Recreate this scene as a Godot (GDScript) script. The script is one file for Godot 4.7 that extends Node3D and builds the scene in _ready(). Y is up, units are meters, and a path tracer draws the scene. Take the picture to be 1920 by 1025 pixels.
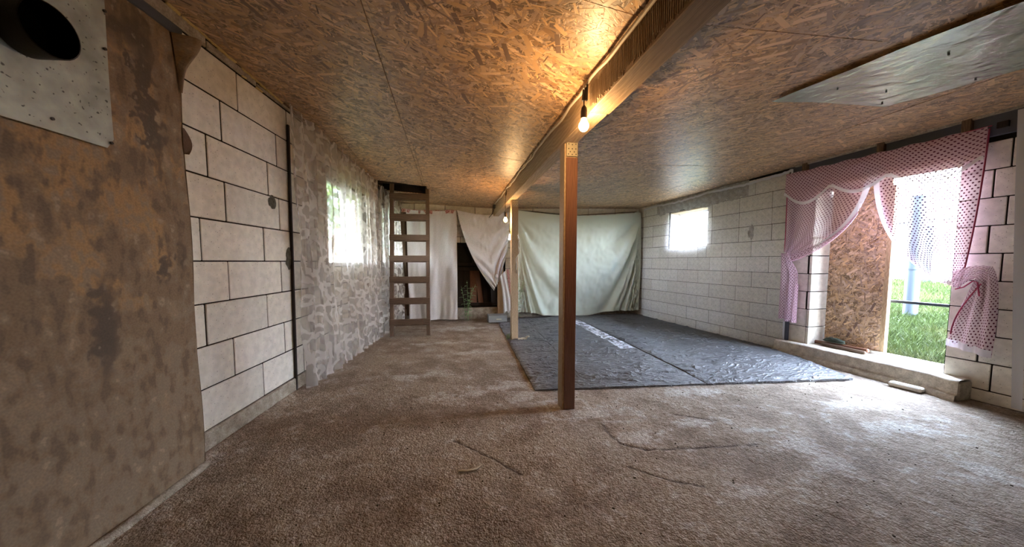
extends Node3D

# ---------------------------------------------------------------- mesh builder
class MB:
	var v := PackedVector3Array()
	var n := PackedVector3Array()
	var uv := PackedVector2Array()
	var c := PackedColorArray()
	var ix := PackedInt32Array()
	var colored := false

	func tri(a: Vector3, b: Vector3, d: Vector3, nn: Vector3) -> void:
		var k := v.size()
		if (b - a).cross(d - a).dot(nn) > 0.0:
			var t := b
			b = d
			d = t
		v.append_array([a, b, d])
		n.append_array([nn, nn, nn])
		for p in [a, b, d]:
			uv.append(flat_uv(p, nn))
		ix.append_array([k, k + 1, k + 2])

	func flat_uv(p: Vector3, nn: Vector3) -> Vector2:
		var q := nn.abs()
		if q.x >= q.y and q.x >= q.z:
			return Vector2(p.z, -p.y)
		if q.y >= q.z:
			return Vector2(p.x, p.z)
		return Vector2(p.x, -p.y)

	func quad(a: Vector3, b: Vector3, d: Vector3, e: Vector3, nn: Vector3) -> void:
		tri(a, b, d, nn)
		tri(a, d, e, nn)

	# a box with chamfered edges, turned by basis bs round its centre
	func box(ctr: Vector3, size: Vector3, bev := 0.003, bs := Basis()) -> void:
		var h := size * 0.5
		bev = minf(bev, minf(h.x, minf(h.y, h.z)) * 0.6)
		var ax := [Vector3.RIGHT, Vector3.UP, Vector3.BACK]
		for a in 3:
			var b := (a + 1) % 3
			var d := (a + 2) % 3
			for s in [-1.0, 1.0]:
				var p := []
				for q in [[-1.0, -1.0], [1.0, -1.0], [1.0, 1.0], [-1.0, 1.0]]:
					p.append(ctr + bs * (ax[a] * h[a] * s + ax[b] * (h[b] - bev) * q[0] + ax[d] * (h[d] - bev) * q[1]))
				quad(p[0], p[1], p[2], p[3], bs * (ax[a] * s))
			for sb in [-1.0, 1.0]:
				for sd in [-1.0, 1.0]:
					var l: float = h[a] - bev
					var p1: Vector3 = ax[b] * h[b] * sb + ax[d] * (h[d] - bev) * sd
					var p2: Vector3 = ax[b] * (h[b] - bev) * sb + ax[d] * h[d] * sd
					quad(ctr + bs * (p1 - ax[a] * l), ctr + bs * (p1 + ax[a] * l), ctr + bs * (p2 + ax[a] * l), ctr + bs * (p2 - ax[a] * l), bs * ((ax[b] * sb + ax[d] * sd).normalized()))
		for sx in [-1.0, 1.0]:
			for sy in [-1.0, 1.0]:
				for sz in [-1.0, 1.0]:
					var g := Vector3(sx, sy, sz)
					var k := (h - Vector3.ONE * bev) * g
					tri(ctr + bs * (k + Vector3(sx * bev, 0, 0)), ctr + bs * (k + Vector3(0, sy * bev, 0)), ctr + bs * (k + Vector3(0, 0, sz * bev)), bs * (g.normalized()))

	# a smooth grid through fn(i, j) -> Vector3 ; uvs from ufn(i, j)
	func grid(nu: int, nv: int, fn: Callable, ufn: Callable, flip := false) -> void:
		var k := v.size()
		var p := PackedVector3Array()
		for j in nv + 1:
			for i in nu + 1:
				p.append(fn.call(i, j))
				uv.append(ufn.call(i, j))
		v.append_array(p)
		for j in nv + 1:
			for i in nu + 1:
				var a := p[j * (nu + 1) + mini(i + 1, nu)] - p[j * (nu + 1) + maxi(i - 1, 0)]
				var b := p[mini(j + 1, nv) * (nu + 1) + i] - p[maxi(j - 1, 0) * (nu + 1) + i]
				var m := b.cross(a).normalized()
				if m.length() < 0.5:
					m = Vector3.UP
				n.append(-m if flip else m)
		for j in nv:
			for i in nu:
				var q := k + j * (nu + 1) + i
				if flip:
					ix.append_array([q, q + nu + 1, q + 1, q + 1, q + nu + 1, q + nu + 2])
				else:
					ix.append_array([q, q + 1, q + nu + 1, q + 1, q + nu + 2, q + nu + 1])

	func tube(pts: Array, rad: Array, seg := 8, caps := true) -> void:
		var k := v.size()
		var up := Vector3.UP
		var m := pts.size()
		var side := Vector3.ZERO
		for i in m:
			var d: Vector3 = (pts[mini(i + 1, m - 1)] - pts[maxi(i - 1, 0)]).normalized()
			if i == 0:
				side = d.cross(up if absf(d.y) < 0.9 else Vector3.RIGHT).normalized()
			else:
				side = (side - d * side.dot(d)).normalized()
			var o := side.cross(d)
			for s in seg + 1:
				var a := TAU * s / seg
				var nn := side * cos(a) + o * sin(a)
				v.append(pts[i] + nn * rad[i])
				n.append(nn)
				uv.append(Vector2(float(s) / seg, float(i) * 0.1))
		for i in m - 1:
			for s in seg:
				var q := k + i * (seg + 1) + s
				var w := q + seg + 1
				ix.append_array([q, q + 1, w, q + 1, w + 1, w])
		if caps:
			for e in [0, m - 1]:
				var d: Vector3 = (pts[1] - pts[0]).normalized() * -1.0 if e == 0 else (pts[m - 1] - pts[m - 2]).normalized()
				for s in seg:
					tri(pts[e], v[k + e * (seg + 1) + s], v[k + e * (seg + 1) + s + 1], d)

	func mesh() -> ArrayMesh:
		var a := []
		a.resize(Mesh.ARRAY_MAX)
		a[Mesh.ARRAY_VERTEX] = v
		a[Mesh.ARRAY_NORMAL] = n
		a[Mesh.ARRAY_TEX_UV] = uv
		if colored:
			a[Mesh.ARRAY_COLOR] = c
		a[Mesh.ARRAY_INDEX] = ix
		var m := ArrayMesh.new()
		m.add_surface_from_arrays(Mesh.PRIMITIVE_TRIANGLES, a)
		return m

var rng := RandomNumberGenerator.new()
var mt := {}
var taken := {}
var box_cache := {}

# ---------------------------------------------------------------- node helpers
func numbered(called: String) -> String:
	var k: int = taken.get(called, 0)
	taken[called] = k + 1
	return called if k == 0 else "%s_%03d" % [called, k]

func put(called: String, m: Mesh, mat: Material, parent: Node3D, at := Vector3.ZERO, bs := Basis()) -> MeshInstance3D:
	var o := MeshInstance3D.new()
	o.mesh = m
	o.material_override = mat
	o.transform = Transform3D(bs, at)
	if parent == self:
		o.name = numbered(called)
		add_child(o)
	else:
		o.name = called
		parent.add_child(o, true)
	return o

func thing(called: String, label: String, category: String, tr := Transform3D(), group := "") -> Node3D:
	var o := Node3D.new()
	o.name = numbered(called)
	add_child(o)
	o.transform = tr
	return tag(o, label, category, group)

func tag(o: Node3D, label: String, category: String, group := "", kind := "") -> Node3D:
	o.set_meta("label", label)
	o.set_meta("category", category)
	if group:
		o.set_meta("group", group)
	if kind:
		o.set_meta("kind", kind)
	return o

func struct(called: String, tr := Transform3D()) -> Node3D:
	var o := Node3D.new()
	o.name = called
	add_child(o)
	o.transform = tr
	o.set_meta("kind", "structure")
	return o

func cbox(size: Vector3, bev := 0.004) -> ArrayMesh:
	var k := "%.3f %.3f %.3f %.3f" % [size.x, size.y, size.z, bev]
	if not box_cache.has(k):
		var b := MB.new()
		b.box(Vector3.ZERO, size, bev)
		box_cache[k] = b.mesh()
	return box_cache[k]

func one_box(ctr: Vector3, size: Vector3, bev := 0.004, bs := Basis()) -> ArrayMesh:
	var b := MB.new()
	b.box(ctr, size, bev, bs)
	return b.mesh()

func one_tube(pts: Array, r: float, seg := 8) -> ArrayMesh:
	var rad := []
	for p in pts:
		rad.append(r)
	var b := MB.new()
	b.tube(pts, rad, seg)
	return b.mesh()

# frame at a wall: x along it, y up, z into the room
func frame(o: Vector3, x: Vector3) -> Transform3D:
	return Transform3D(Basis(x, Vector3.UP, x.cross(Vector3.UP)), o)

# ---------------------------------------------------------------- textures
func noise(freq: float, sd: int, oct := 4, type := FastNoiseLite.TYPE_SIMPLEX_SMOOTH) -> FastNoiseLite:
	var f := FastNoiseLite.new()
	f.seed = sd
	f.frequency = freq
	f.noise_type = type
	f.fractal_octaves = oct
	f.fractal_type = FastNoiseLite.FRACTAL_FBM if oct > 1 else FastNoiseLite.FRACTAL_NONE
	return f

func seamless(f: FastNoiseLite, s: int) -> PackedByteArray:
	var im := f.get_seamless_image(s, s)
	im.convert(Image.FORMAT_L8)
	return im.get_data()

func tex_l(d: PackedByteArray, w: int, h: int) -> ImageTexture:
	return ImageTexture.create_from_image(Image.create_from_data(w, h, false, Image.FORMAT_L8, d))

func tex_rgb(d: PackedByteArray, w: int, h: int) -> ImageTexture:
	return ImageTexture.create_from_image(Image.create_from_data(w, h, false, Image.FORMAT_RGB8, d))

func tex_rgba(d: PackedByteArray, w: int, h: int) -> ImageTexture:
	return ImageTexture.create_from_image(Image.create_from_data(w, h, false, Image.FORMAT_RGBA8, d))

func b8(x: float) -> int:
	return clampi(int(x * 255.0), 0, 255)

func ss(a: float, b: float, x: float) -> float:
	return smoothstep(a, b, x)

func make_osb() -> Array:
	var s := 2048
	var col := Image.create(s, s, false, Image.FORMAT_RGBA8)
	var hgt := Image.create(s, s, false, Image.FORMAT_RGBA8)
	col.fill(Color(0.52, 0.42, 0.30))
	hgt.fill(Color(0.1, 0.1, 0.1))
	var cs := []
	var hs := []
	for k in 220:
		var ln := rng.randf_range(14, 50) if k < 90 else (rng.randf_range(40, 105) if k < 185 else rng.randf_range(90, 165))
		var wd := rng.randf_range(3.5, 10) if k < 90 else (rng.randf_range(7, 20) if k < 185 else rng.randf_range(16, 36))
		var ang := rng.randfn(0.0, 0.75) + (PI / 2 if rng.randf() < 0.25 else 0.0)
		var ca := cos(ang)
		var sa := sin(ang)
		var w := int(absf(ln * ca) + absf(wd * sa)) + 4
		var h := int(absf(ln * sa) + absf(wd * ca)) + 4
		var tone := clampf(rng.randfn(0.68, 0.12), 0.36, 0.97)
		if rng.randf() < 0.06:
			tone = 0.90
		var warm := rng.randf_range(-0.04, 0.05)
		var dc := PackedByteArray()
		var dh := PackedByteArray()
		dc.resize(w * h * 4)
		dh.resize(w * h * 4)
		var ph := rng.randf() * 50.0
		var hz := rng.randf_range(0.35, 0.95)
		var jag := rng.randf_range(0.0, 0.3)
		for y in h:
			for x in w:
				var px := x - w * 0.5
				var py := y - h * 0.5
				var lx := px * ca + py * sa
				var ly := -px * sa + py * ca
				var end := ln * 0.5 - 2.0 - absf(sin(ly * 0.7 + ph)) * ln * jag * 0.3
				var half := wd * 0.5 - 1.0 - 1.2 * absf(sin(lx * 0.05 + ph))
				if absf(lx) > end or absf(ly) > half:
					continue
				var q := (y * w + x) * 4
				var e := minf((end - absf(lx)) * 0.5, half - absf(ly))
				var g := tone + 0.05 * sin(ly * 2.1 + ph + 0.6 * sin(lx * 0.06)) + 0.03 * sin(ly * 5.3 + lx * 0.02)
				g *= 0.76 + 0.24 * clampf(e * 0.8 + 0.1, 0.0, 1.0)
				dc[q] = b8(g + warm * 0.5 + 0.06)
				dc[q + 1] = b8(g * 0.895)
				dc[q + 2] = b8(g * 0.70 - warm)
				var a := 255 if e > 1.0 else 190
				dc[q + 3] = a
				var hh := b8(hz * (0.8 + 0.2 * clampf(e * 0.3, 0.0, 1.0)))
				dh[q] = hh
				dh[q + 1] = hh
				dh[q + 2] = hh
				dh[q + 3] = a
		cs.append(Image.create_from_data(w, h, false, Image.FORMAT_RGBA8, dc))
		hs.append(Image.create_from_data(w, h, false, Image.FORMAT_RGBA8, dh))
	for k in 15000:
		var i := 90 + rng.randi() % 130 if k < 5000 or rng.randf() < 0.45 else rng.randi() % 90
		var x := rng.randi() % s
		var y := rng.randi() % s
		var r := Rect2i(0, 0, cs[i].get_width(), cs[i].get_height())
		for ox in ([0, -s] if x + r.size.x > s else [0]):
			for oy in ([0, -s] if y + r.size.y > s else [0]):
				col.blend_rect(cs[i], r, Vector2i(x + ox, y + oy))
				hgt.blend_rect(hs[i], r, Vector2i(x + ox, y + oy))
	hgt.convert(Image.FORMAT_L8)
	col.convert(Image.FORMAT_RGB8)
	return [ImageTexture.create_from_image(col), ImageTexture.create_from_image(hgt)]

# grain runs along v
func make_wood(s: int, light: Color, dark: Color, sd: int, streak := 1.0) -> Array:
	var a := noise(0.02, sd, 4)
	var b := noise(0.09, sd + 1, 3)
	var d := PackedByteArray()
	var hh := PackedByteArray()
	d.resize(s * s * 3)
	hh.resize(s * s)
	for y in s:
		for x in s:
			# wrap both ways by blending around a ring in the noise
			var tx := TAU * x / s
			var ty := TAU * y / s
			var wob := a.get_noise_3d(cos(ty) * 18.0, sin(ty) * 18.0, x * 0.1) * 3.0
			var ring := 0.5 + 0.5 * sin(tx * 9.0 + wob * 3.0 + 2.0 * sin(tx * 2.0))
			var fine := b.get_noise_3d(x * 3.5, cos(ty) * 9.0, sin(ty) * 9.0)
			var t := clampf(0.45 + 0.35 * (ring - 0.5) * streak + fine * 0.7, 0.0, 1.0)
			var k := (y * s + x) * 3
			var c := dark.lerp(light, t)
			d[k] = b8(c.r)
			d[k + 1] = b8(c.g)
			d[k + 2] = b8(c.b)
			hh[y * s + x] = b8(0.5 + fine * 0.6 + 0.15 * (ring - 0.5))
	return [tex_rgb(d, s, s), tex_l(hh, s, s)]

func make_tone(s: int, lo: Color, hi: Color, f1: float, f2: float, sd: int) -> ImageTexture:
	var a := seamless(noise(f1, sd, 4), s)
	var b := seamless(noise(f2, sd + 7, 3), s)
	var d := PackedByteArray()
	d.resize(s * s * 3)
	for k in s * s:
		var t := clampf((a[k] * 0.55 + b[k] * 0.45) / 255.0 * 1.6 - 0.3, 0.0, 1.0)
		d[k * 3] = b8(lerpf(lo.r, hi.r, t))
		d[k * 3 + 1] = b8(lerpf(lo.g, hi.g, t))
		d[k * 3 + 2] = b8(lerpf(lo.b, hi.b, t))
	return tex_rgb(d, s, s)

func make_wrinkles(s: int, sd: int) -> ImageTexture:
	var f := noise(0.009, sd, 4)
	f.fractal_type = FastNoiseLite.FRACTAL_RIDGED
	f.domain_warp_enabled = true
	f.domain_warp_amplitude = 20.0
	f.domain_warp_frequency = 0.02
	var a := seamless(f, s)
	var b := seamless(noise(0.06, sd + 3, 3), s)
	var d := PackedByteArray()
	d.resize(s * s)
	for k in s * s:
		d[k] = clampi(int(pow(a[k] / 255.0, 2.0) * 200.0 + b[k] * 0.15), 0, 255)
	return tex_l(d, s, s)

func make_height(s: int, f1: float, f2: float, sd: int, cell := 0.0) -> ImageTexture:
	var a := seamless(noise(f1, sd, 4), s)
	var b := seamless(noise(f2, sd + 3, 3), s)
	var nc := noise(cell if cell > 0.0 else 0.1, sd + 9, 1, FastNoiseLite.TYPE_CELLULAR)
	var c := seamless(nc, s)
	var d := PackedByteArray()
	d.resize(s * s)
	for k in s * s:
		d[k] = clampi(int(a[k] * 0.4 + b[k] * 0.35 + (255 - c[k]) * (0.35 if cell > 0.0 else 0.0)), 0, 255)
	return tex_l(d, s, s)

# pale block face: chalky with small dark pits
func make_aac() -> Array:
	var s := 512
	var a := seamless(noise(0.012, 31, 4), s)
	var p := seamless(noise(0.06, 32, 2), s)
	var q := seamless(noise(0.2, 33, 2), s)
	var d := PackedByteArray()
	var h := PackedByteArray()
	d.resize(s * s * 3)
	h.resize(s * s)
	for k in s * s:
		var pit := ss(214, 240, p[k])
		var t := 0.90 + 0.10 * a[k] / 255.0 + 0.05 * (q[k] / 255.0 - 0.5)
		t *= 1.0 - 0.45 * pit
		d[k * 3] = b8(t)
		d[k * 3 + 1] = b8(t * 0.995)
		d[k * 3 + 2] = b8(t * 0.985)
		h[k] = clampi(int(150 + (q[k] - 128) * 0.35 - 120 * pit), 0, 255)
	return [tex_rgb(d, s, s), tex_l(h, s, s)]

# brown rust and scorch stains; u spans s -1.1 .. -0.135 of the sheet, v 2.4 .. 0 m
func make_rust() -> Array:
	var w := 512
	var h := 1280
	var a := noise(0.008, 51, 5)
	var b := noise(0.022, 52, 5)
	var g := noise(0.16, 53, 2)
	var st := noise(0.024, 54, 3)
	var d := PackedByteArray()
	var hh := PackedByteArray()
	d.resize(w * h * 3)
	hh.resize(w * h)
	var orange := Color(0.61, 0.485, 0.33)
	var brown := Color(0.49, 0.41, 0.32)
	var dark := Color(0.31, 0.265, 0.225)
	var grey := Color(0.52, 0.46, 0.39)
	for y in h:
		var yy := 2.4 * (1.0 - float(y) / h)
		for x in w:
			var sx := -1.1 + 0.965 * x / w
			var n1 := a.get_noise_2d(x, y)
			var n2 := b.get_noise_2d(x, y)
			var n3 := g.get_noise_2d(x, y)
			var n4 := st.get_noise_2d(x * 1.3, y * 0.4)
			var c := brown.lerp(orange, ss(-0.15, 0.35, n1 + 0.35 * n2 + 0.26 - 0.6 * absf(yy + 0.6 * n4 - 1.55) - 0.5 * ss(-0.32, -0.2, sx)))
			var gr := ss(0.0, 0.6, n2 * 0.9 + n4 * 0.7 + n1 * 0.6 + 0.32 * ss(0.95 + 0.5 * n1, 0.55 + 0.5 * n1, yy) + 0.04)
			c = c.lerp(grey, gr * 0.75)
			# scorch marks, each where it stands on the sheet
			var k := 0.0
			k = maxf(k, 1.0 - Vector2((sx + 0.595 + 0.06 * n2) / 0.075, (yy - 0.9) / 0.25).length())
			k = maxf(k, 1.0 - Vector2((sx + 0.33 + 0.14 * (yy - 1.9) + 0.1 * n2) / 0.075, (yy - 1.95) / 0.42).length())
			k = maxf(k, 0.7 - Vector2((sx + 0.42 + 0.15 * n1) / 0.18, (yy - 2.25) / 0.22).length())
			k = maxf(k, 0.7 - Vector2((sx + 0.30 + 0.08 * n2) / 0.06, (yy - 1.15) / 0.16).length())
			k = maxf(k, 0.6 - Vector2((sx + 0.20 + 0.05 * n2) / 0.06, (yy - 1.2) / 0.2).length())
			c = c.lerp(dark, clampf((k + n2 * 0.5 + n3 * 0.2) * 1.7, 0.0, 0.85) * ss(-0.05, 0.25, k))
			c = c.lerp(dark, 0.40 * ss(0.12, 0.5, -n2 * 0.55 - n4 * 0.75 - n1 * 0.4))
			c = c.lerp(Color(0.66, 0.59, 0.50), 0.5 * ss(0.38, 0.55, n2 * 0.8 + n4 * 0.4))
			var t := 1.0 + 0.10 * n3
			var q := (y * w + x) * 3
			d[q] = b8(c.r * t)
			d[q + 1] = b8(c.g * t)
			d[q + 2] = b8(c.b * t)
			hh[y * w + x] = b8(0.5 + 0.35 * n3 + 0.5 * n2 + 0.15 * n4)
	return [tex_rgb(d, w, h), tex_l(hh, w, h)]

func make_zinc() -> ImageTexture:
	var s := 512
	var a := seamless(noise(0.01, 61, 4), s)
	var b := seamless(noise(0.055, 62, 2), s)
	var e := seamless(noise(0.03, 64, 1, FastNoiseLite.TYPE_CELLULAR), s)
	var d := PackedByteArray()
	d.resize(s * s * 3)
	for k in s * s:
		var t := 0.60 + 0.16 * (a[k] / 255.0 - 0.5) + 0.05 * (e[k] / 255.0 - 0.5)
		t = lerpf(t, 0.20, 0.85 * ss(206, 226, b[k]))
		d[k * 3] = b8(t)
		d[k * 3 + 1] = b8(t * 1.01)
		d[k * 3 + 2] = b8(t * 0.965)
	return tex_rgb(d, s, s)

# leafy lace: opaque sprays with a cord outline on an open ground
func make_lace() -> ImageTexture:
	var s := 1024
	var f := noise(0.0055, 71, 1)
	f.domain_warp_enabled = true
	f.domain_warp_amplitude = 55.0
	f.domain_warp_frequency = 0.014
	f.domain_warp_fractal_octaves = 2
	var a := seamless(f, s)
	var b := seamless(noise(0.02, 72, 1, FastNoiseLite.TYPE_CELLULAR), s)
	var d := PackedByteArray()
	d.resize(s * s * 4)
	for y in s:
		for x in s:
			var k := y * s + x
			var t := a[k] / 255.0
			var leaf := ss(0.47, 0.49, t)
			var cord := 1.0 - ss(0.0, 0.022, absf(t - 0.47))
			var leaf2 := ss(0.70, 0.72, t)
			cord = maxf(cord, 1.0 - ss(0.0, 0.018, absf(t - 0.72)))
			var netting := 0.5 + 0.5 * sin(x * 0.7) * sin(y * 0.7)
			var al := 0.44 + 0.08 * netting + 0.26 * leaf - 0.20 * leaf2 + 0.06 * (b[k] / 255.0 - 0.5)
			var v := 0.66 + 0.11 * leaf - 0.08 * leaf2 + 0.07 * cord
			al = maxf(al, 0.80 * cord)
			d[k * 4] = b8(v)
			d[k * 4 + 1] = b8(v * 0.965)
			d[k * 4 + 2] = b8(v * 0.925)
			d[k * 4 + 3] = b8(al)
	return tex_rgba(d, s, s)

# one tile is 0.16 m: pink voile with rows of small dark dots
func make_dots() -> ImageTexture:
	var s := 256
	var d := PackedByteArray()
	d.resize(s * s * 4)
	for y in s:
		for x in s:
			var row := int(y / 32.0)
			var px := fposmod(x + (32.0 if row % 2 == 1 else 0.0), 64.0) - 32.0
			var py := fposmod(y, 32.0) - 16.0
			var r := Vector2(px / 14.5, py / 8.6).length()
			var t := 1.0 - ss(0.8, 1.1, r)
			var weave := 0.03 * sin(x * 1.57) * sin(y * 1.57)
			var k := (y * s + x) * 4
			d[k] = b8(lerpf(0.96, 0.30, t))
			d[k + 1] = b8(lerpf(0.82, 0.11, t))
			d[k + 2] = b8(lerpf(0.88, 0.19, t))
			d[k + 3] = b8(lerpf(0.50 + weave, 1.0, t))
	return tex_rgba(d, s, s)

func make_net() -> ImageTexture:
	var s := 128
	var n := seamless(noise(0.02, 81, 3), s)
	var d := PackedByteArray()
	d.resize(s * s * 4)
	for y in s:
		for x in s:
			var k := (y * s + x) * 4
			var t := 0.5 + 0.5 * maxf(cos(x * TAU / 8.0), cos(y * TAU / 8.0))
			d[k] = 232
			d[k + 1] = 234
			d[k + 2] = 240
			d[k + 3] = b8(0.14 + 0.13 * t + 0.1 * (n[y * s + x] / 255.0 - 0.5))
	return tex_rgba(d, s, s)

# small woven lozenges for the back curtains
func make_lozenge() -> Array:
	var s := 256
	var n := seamless(noise(0.03, 91, 3), s)
	var d := PackedByteArray()
	var h := PackedByteArray()
	d.resize(s * s * 3)
	h.resize(s * s)
	for y in s:
		for x in s:
			var a := absf(fposmod((x + y) / 32.0, 1.0) - 0.5)
			var b := absf(fposmod((x - y) / 32.0, 1.0) - 0.5)
			var t := 1.0 - ss(0.06, 0.16, minf(a, b))
			var k := y * s + x
			var v := 0.88 - 0.10 * t + 0.06 * (n[k] / 255.0 - 0.5)
			d[k * 3] = b8(v)
			d[k * 3 + 1] = b8(v * 0.985)
			d[k * 3 + 2] = b8(v * 0.975)
			h[k] = b8(0.6 - 0.4 * t)
	return [tex_rgb(d, s, s), tex_l(h, s, s)]

func make_red_hem() -> ImageTexture:
	var s := 128
	var n := seamless(noise(0.05, 95, 2), s)
	var d := PackedByteArray()
	d.resize(s * s * 3)
	for y in s:
		for x in s:
			var k := y * s + x
			var t := ss(0.42, 0.52, n[k] / 255.0) * (1.0 if fposmod(x / 64.0, 1.0) < 0.7 else 0.25)
			d[k * 3] = b8(lerpf(0.82, 0.52, t))
			d[k * 3 + 1] = b8(lerpf(0.72, 0.15, t))
			d[k * 3 + 2] = b8(lerpf(0.68, 0.15, t))
	return tex_rgb(d, s, s)

# worn white print along the mat edge: bold characters that can no longer be read; u along the mat, v across
func make_print() -> ImageTexture:
	var w := 1024
	var h := 128
	var n := noise(0.03, 97, 3)
	var im := Image.create(w, h, false, Image.FORMAT_RGBA8)
	im.fill(Color(0.9, 0.9, 0.92, 0.0))
	var x := 6
	var k := 0
	while x < w - 70:
		var cw := 58 + (k * 37) % 34
		var on := Color(0.86, 0.87, 0.90, 1.0)
		im.fill_rect(Rect2i(x, 8, cw, 112), on)
		var hole := Color(0.9, 0.9, 0.92, 0.0)
		match k % 5:
			0:
				im.fill_rect(Rect2i(x + 20, 40, cw - 40, 48), hole)
			1:
				im.fill_rect(Rect2i(x + 20, 8, cw - 42, 44), hole)
			2:
				im.fill_rect(Rect2i(x + 22, 34, cw - 22, 18), hole)
				im.fill_rect(Rect2i(x + 22, 78, cw - 22, 18), hole)
			3:
				im.fill_rect(Rect2i(x + 22, 68, cw - 44, 52), hole)
			4:
				im.fill_rect(Rect2i(x, 30, 20, 26), hole)
				im.fill_rect(Rect2i(x + cw - 20, 72, 20, 26), hole)
		x += cw + 12
		k += 1
	for yy in h:
		for xx in w:
			var c := im.get_pixel(xx, yy)
			if c.a > 0.0 and n.get_noise_2d(xx, yy * 2.0) > 0.34:
				im.set_pixel(xx, yy, Color(c, 0.2))
	return ImageTexture.create_from_image(im)

# ---------------------------------------------------------------- materials
func material(called: String, col: Color, rough: float, o := {}) -> StandardMaterial3D:
	var m := StandardMaterial3D.new()
	m.resource_name = called
	m.albedo_color = col
	m.roughness = rough
	m.metallic = o.get("metal", 0.0)
	m.metallic_specular = o.get("spec", 0.5)
	if o.has("tex"):
		m.albedo_texture = o.tex
	if o.has("tri"):
		m.uv1_triplanar = true
		m.uv1_triplanar_sharpness = 6.0
		m.uv1_scale = o.tri if o.tri is Vector3 else Vector3.ONE * float(o.tri)
		m.uv1_world_triplanar = o.get("world", false)
	elif o.has("uv"):
		m.uv1_scale = o.uv
	if o.has("bump"):
		m.heightmap_enabled = true
		m.heightmap_texture = o.bump[0]
		m.heightmap_scale = o.bump[1]
	if o.has("back"):
		m.backlight_enabled = true
		m.backlight = o.back
	if o.get("alpha", false):
		m.transparency = BaseMaterial3D.TRANSPARENCY_ALPHA
		m.cull_mode = BaseMaterial3D.CULL_DISABLED
	if o.get("two", false):
		m.cull_mode = BaseMaterial3D.CULL_DISABLED
	if o.get("vcol", false):
		m.vertex_color_use_as_albedo = true
	if o.has("sheen"):
		m.rim_enabled = true
		m.rim = o.sheen
		m.rim_tint = 0.5
	mt[called] = m
	return m

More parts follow.
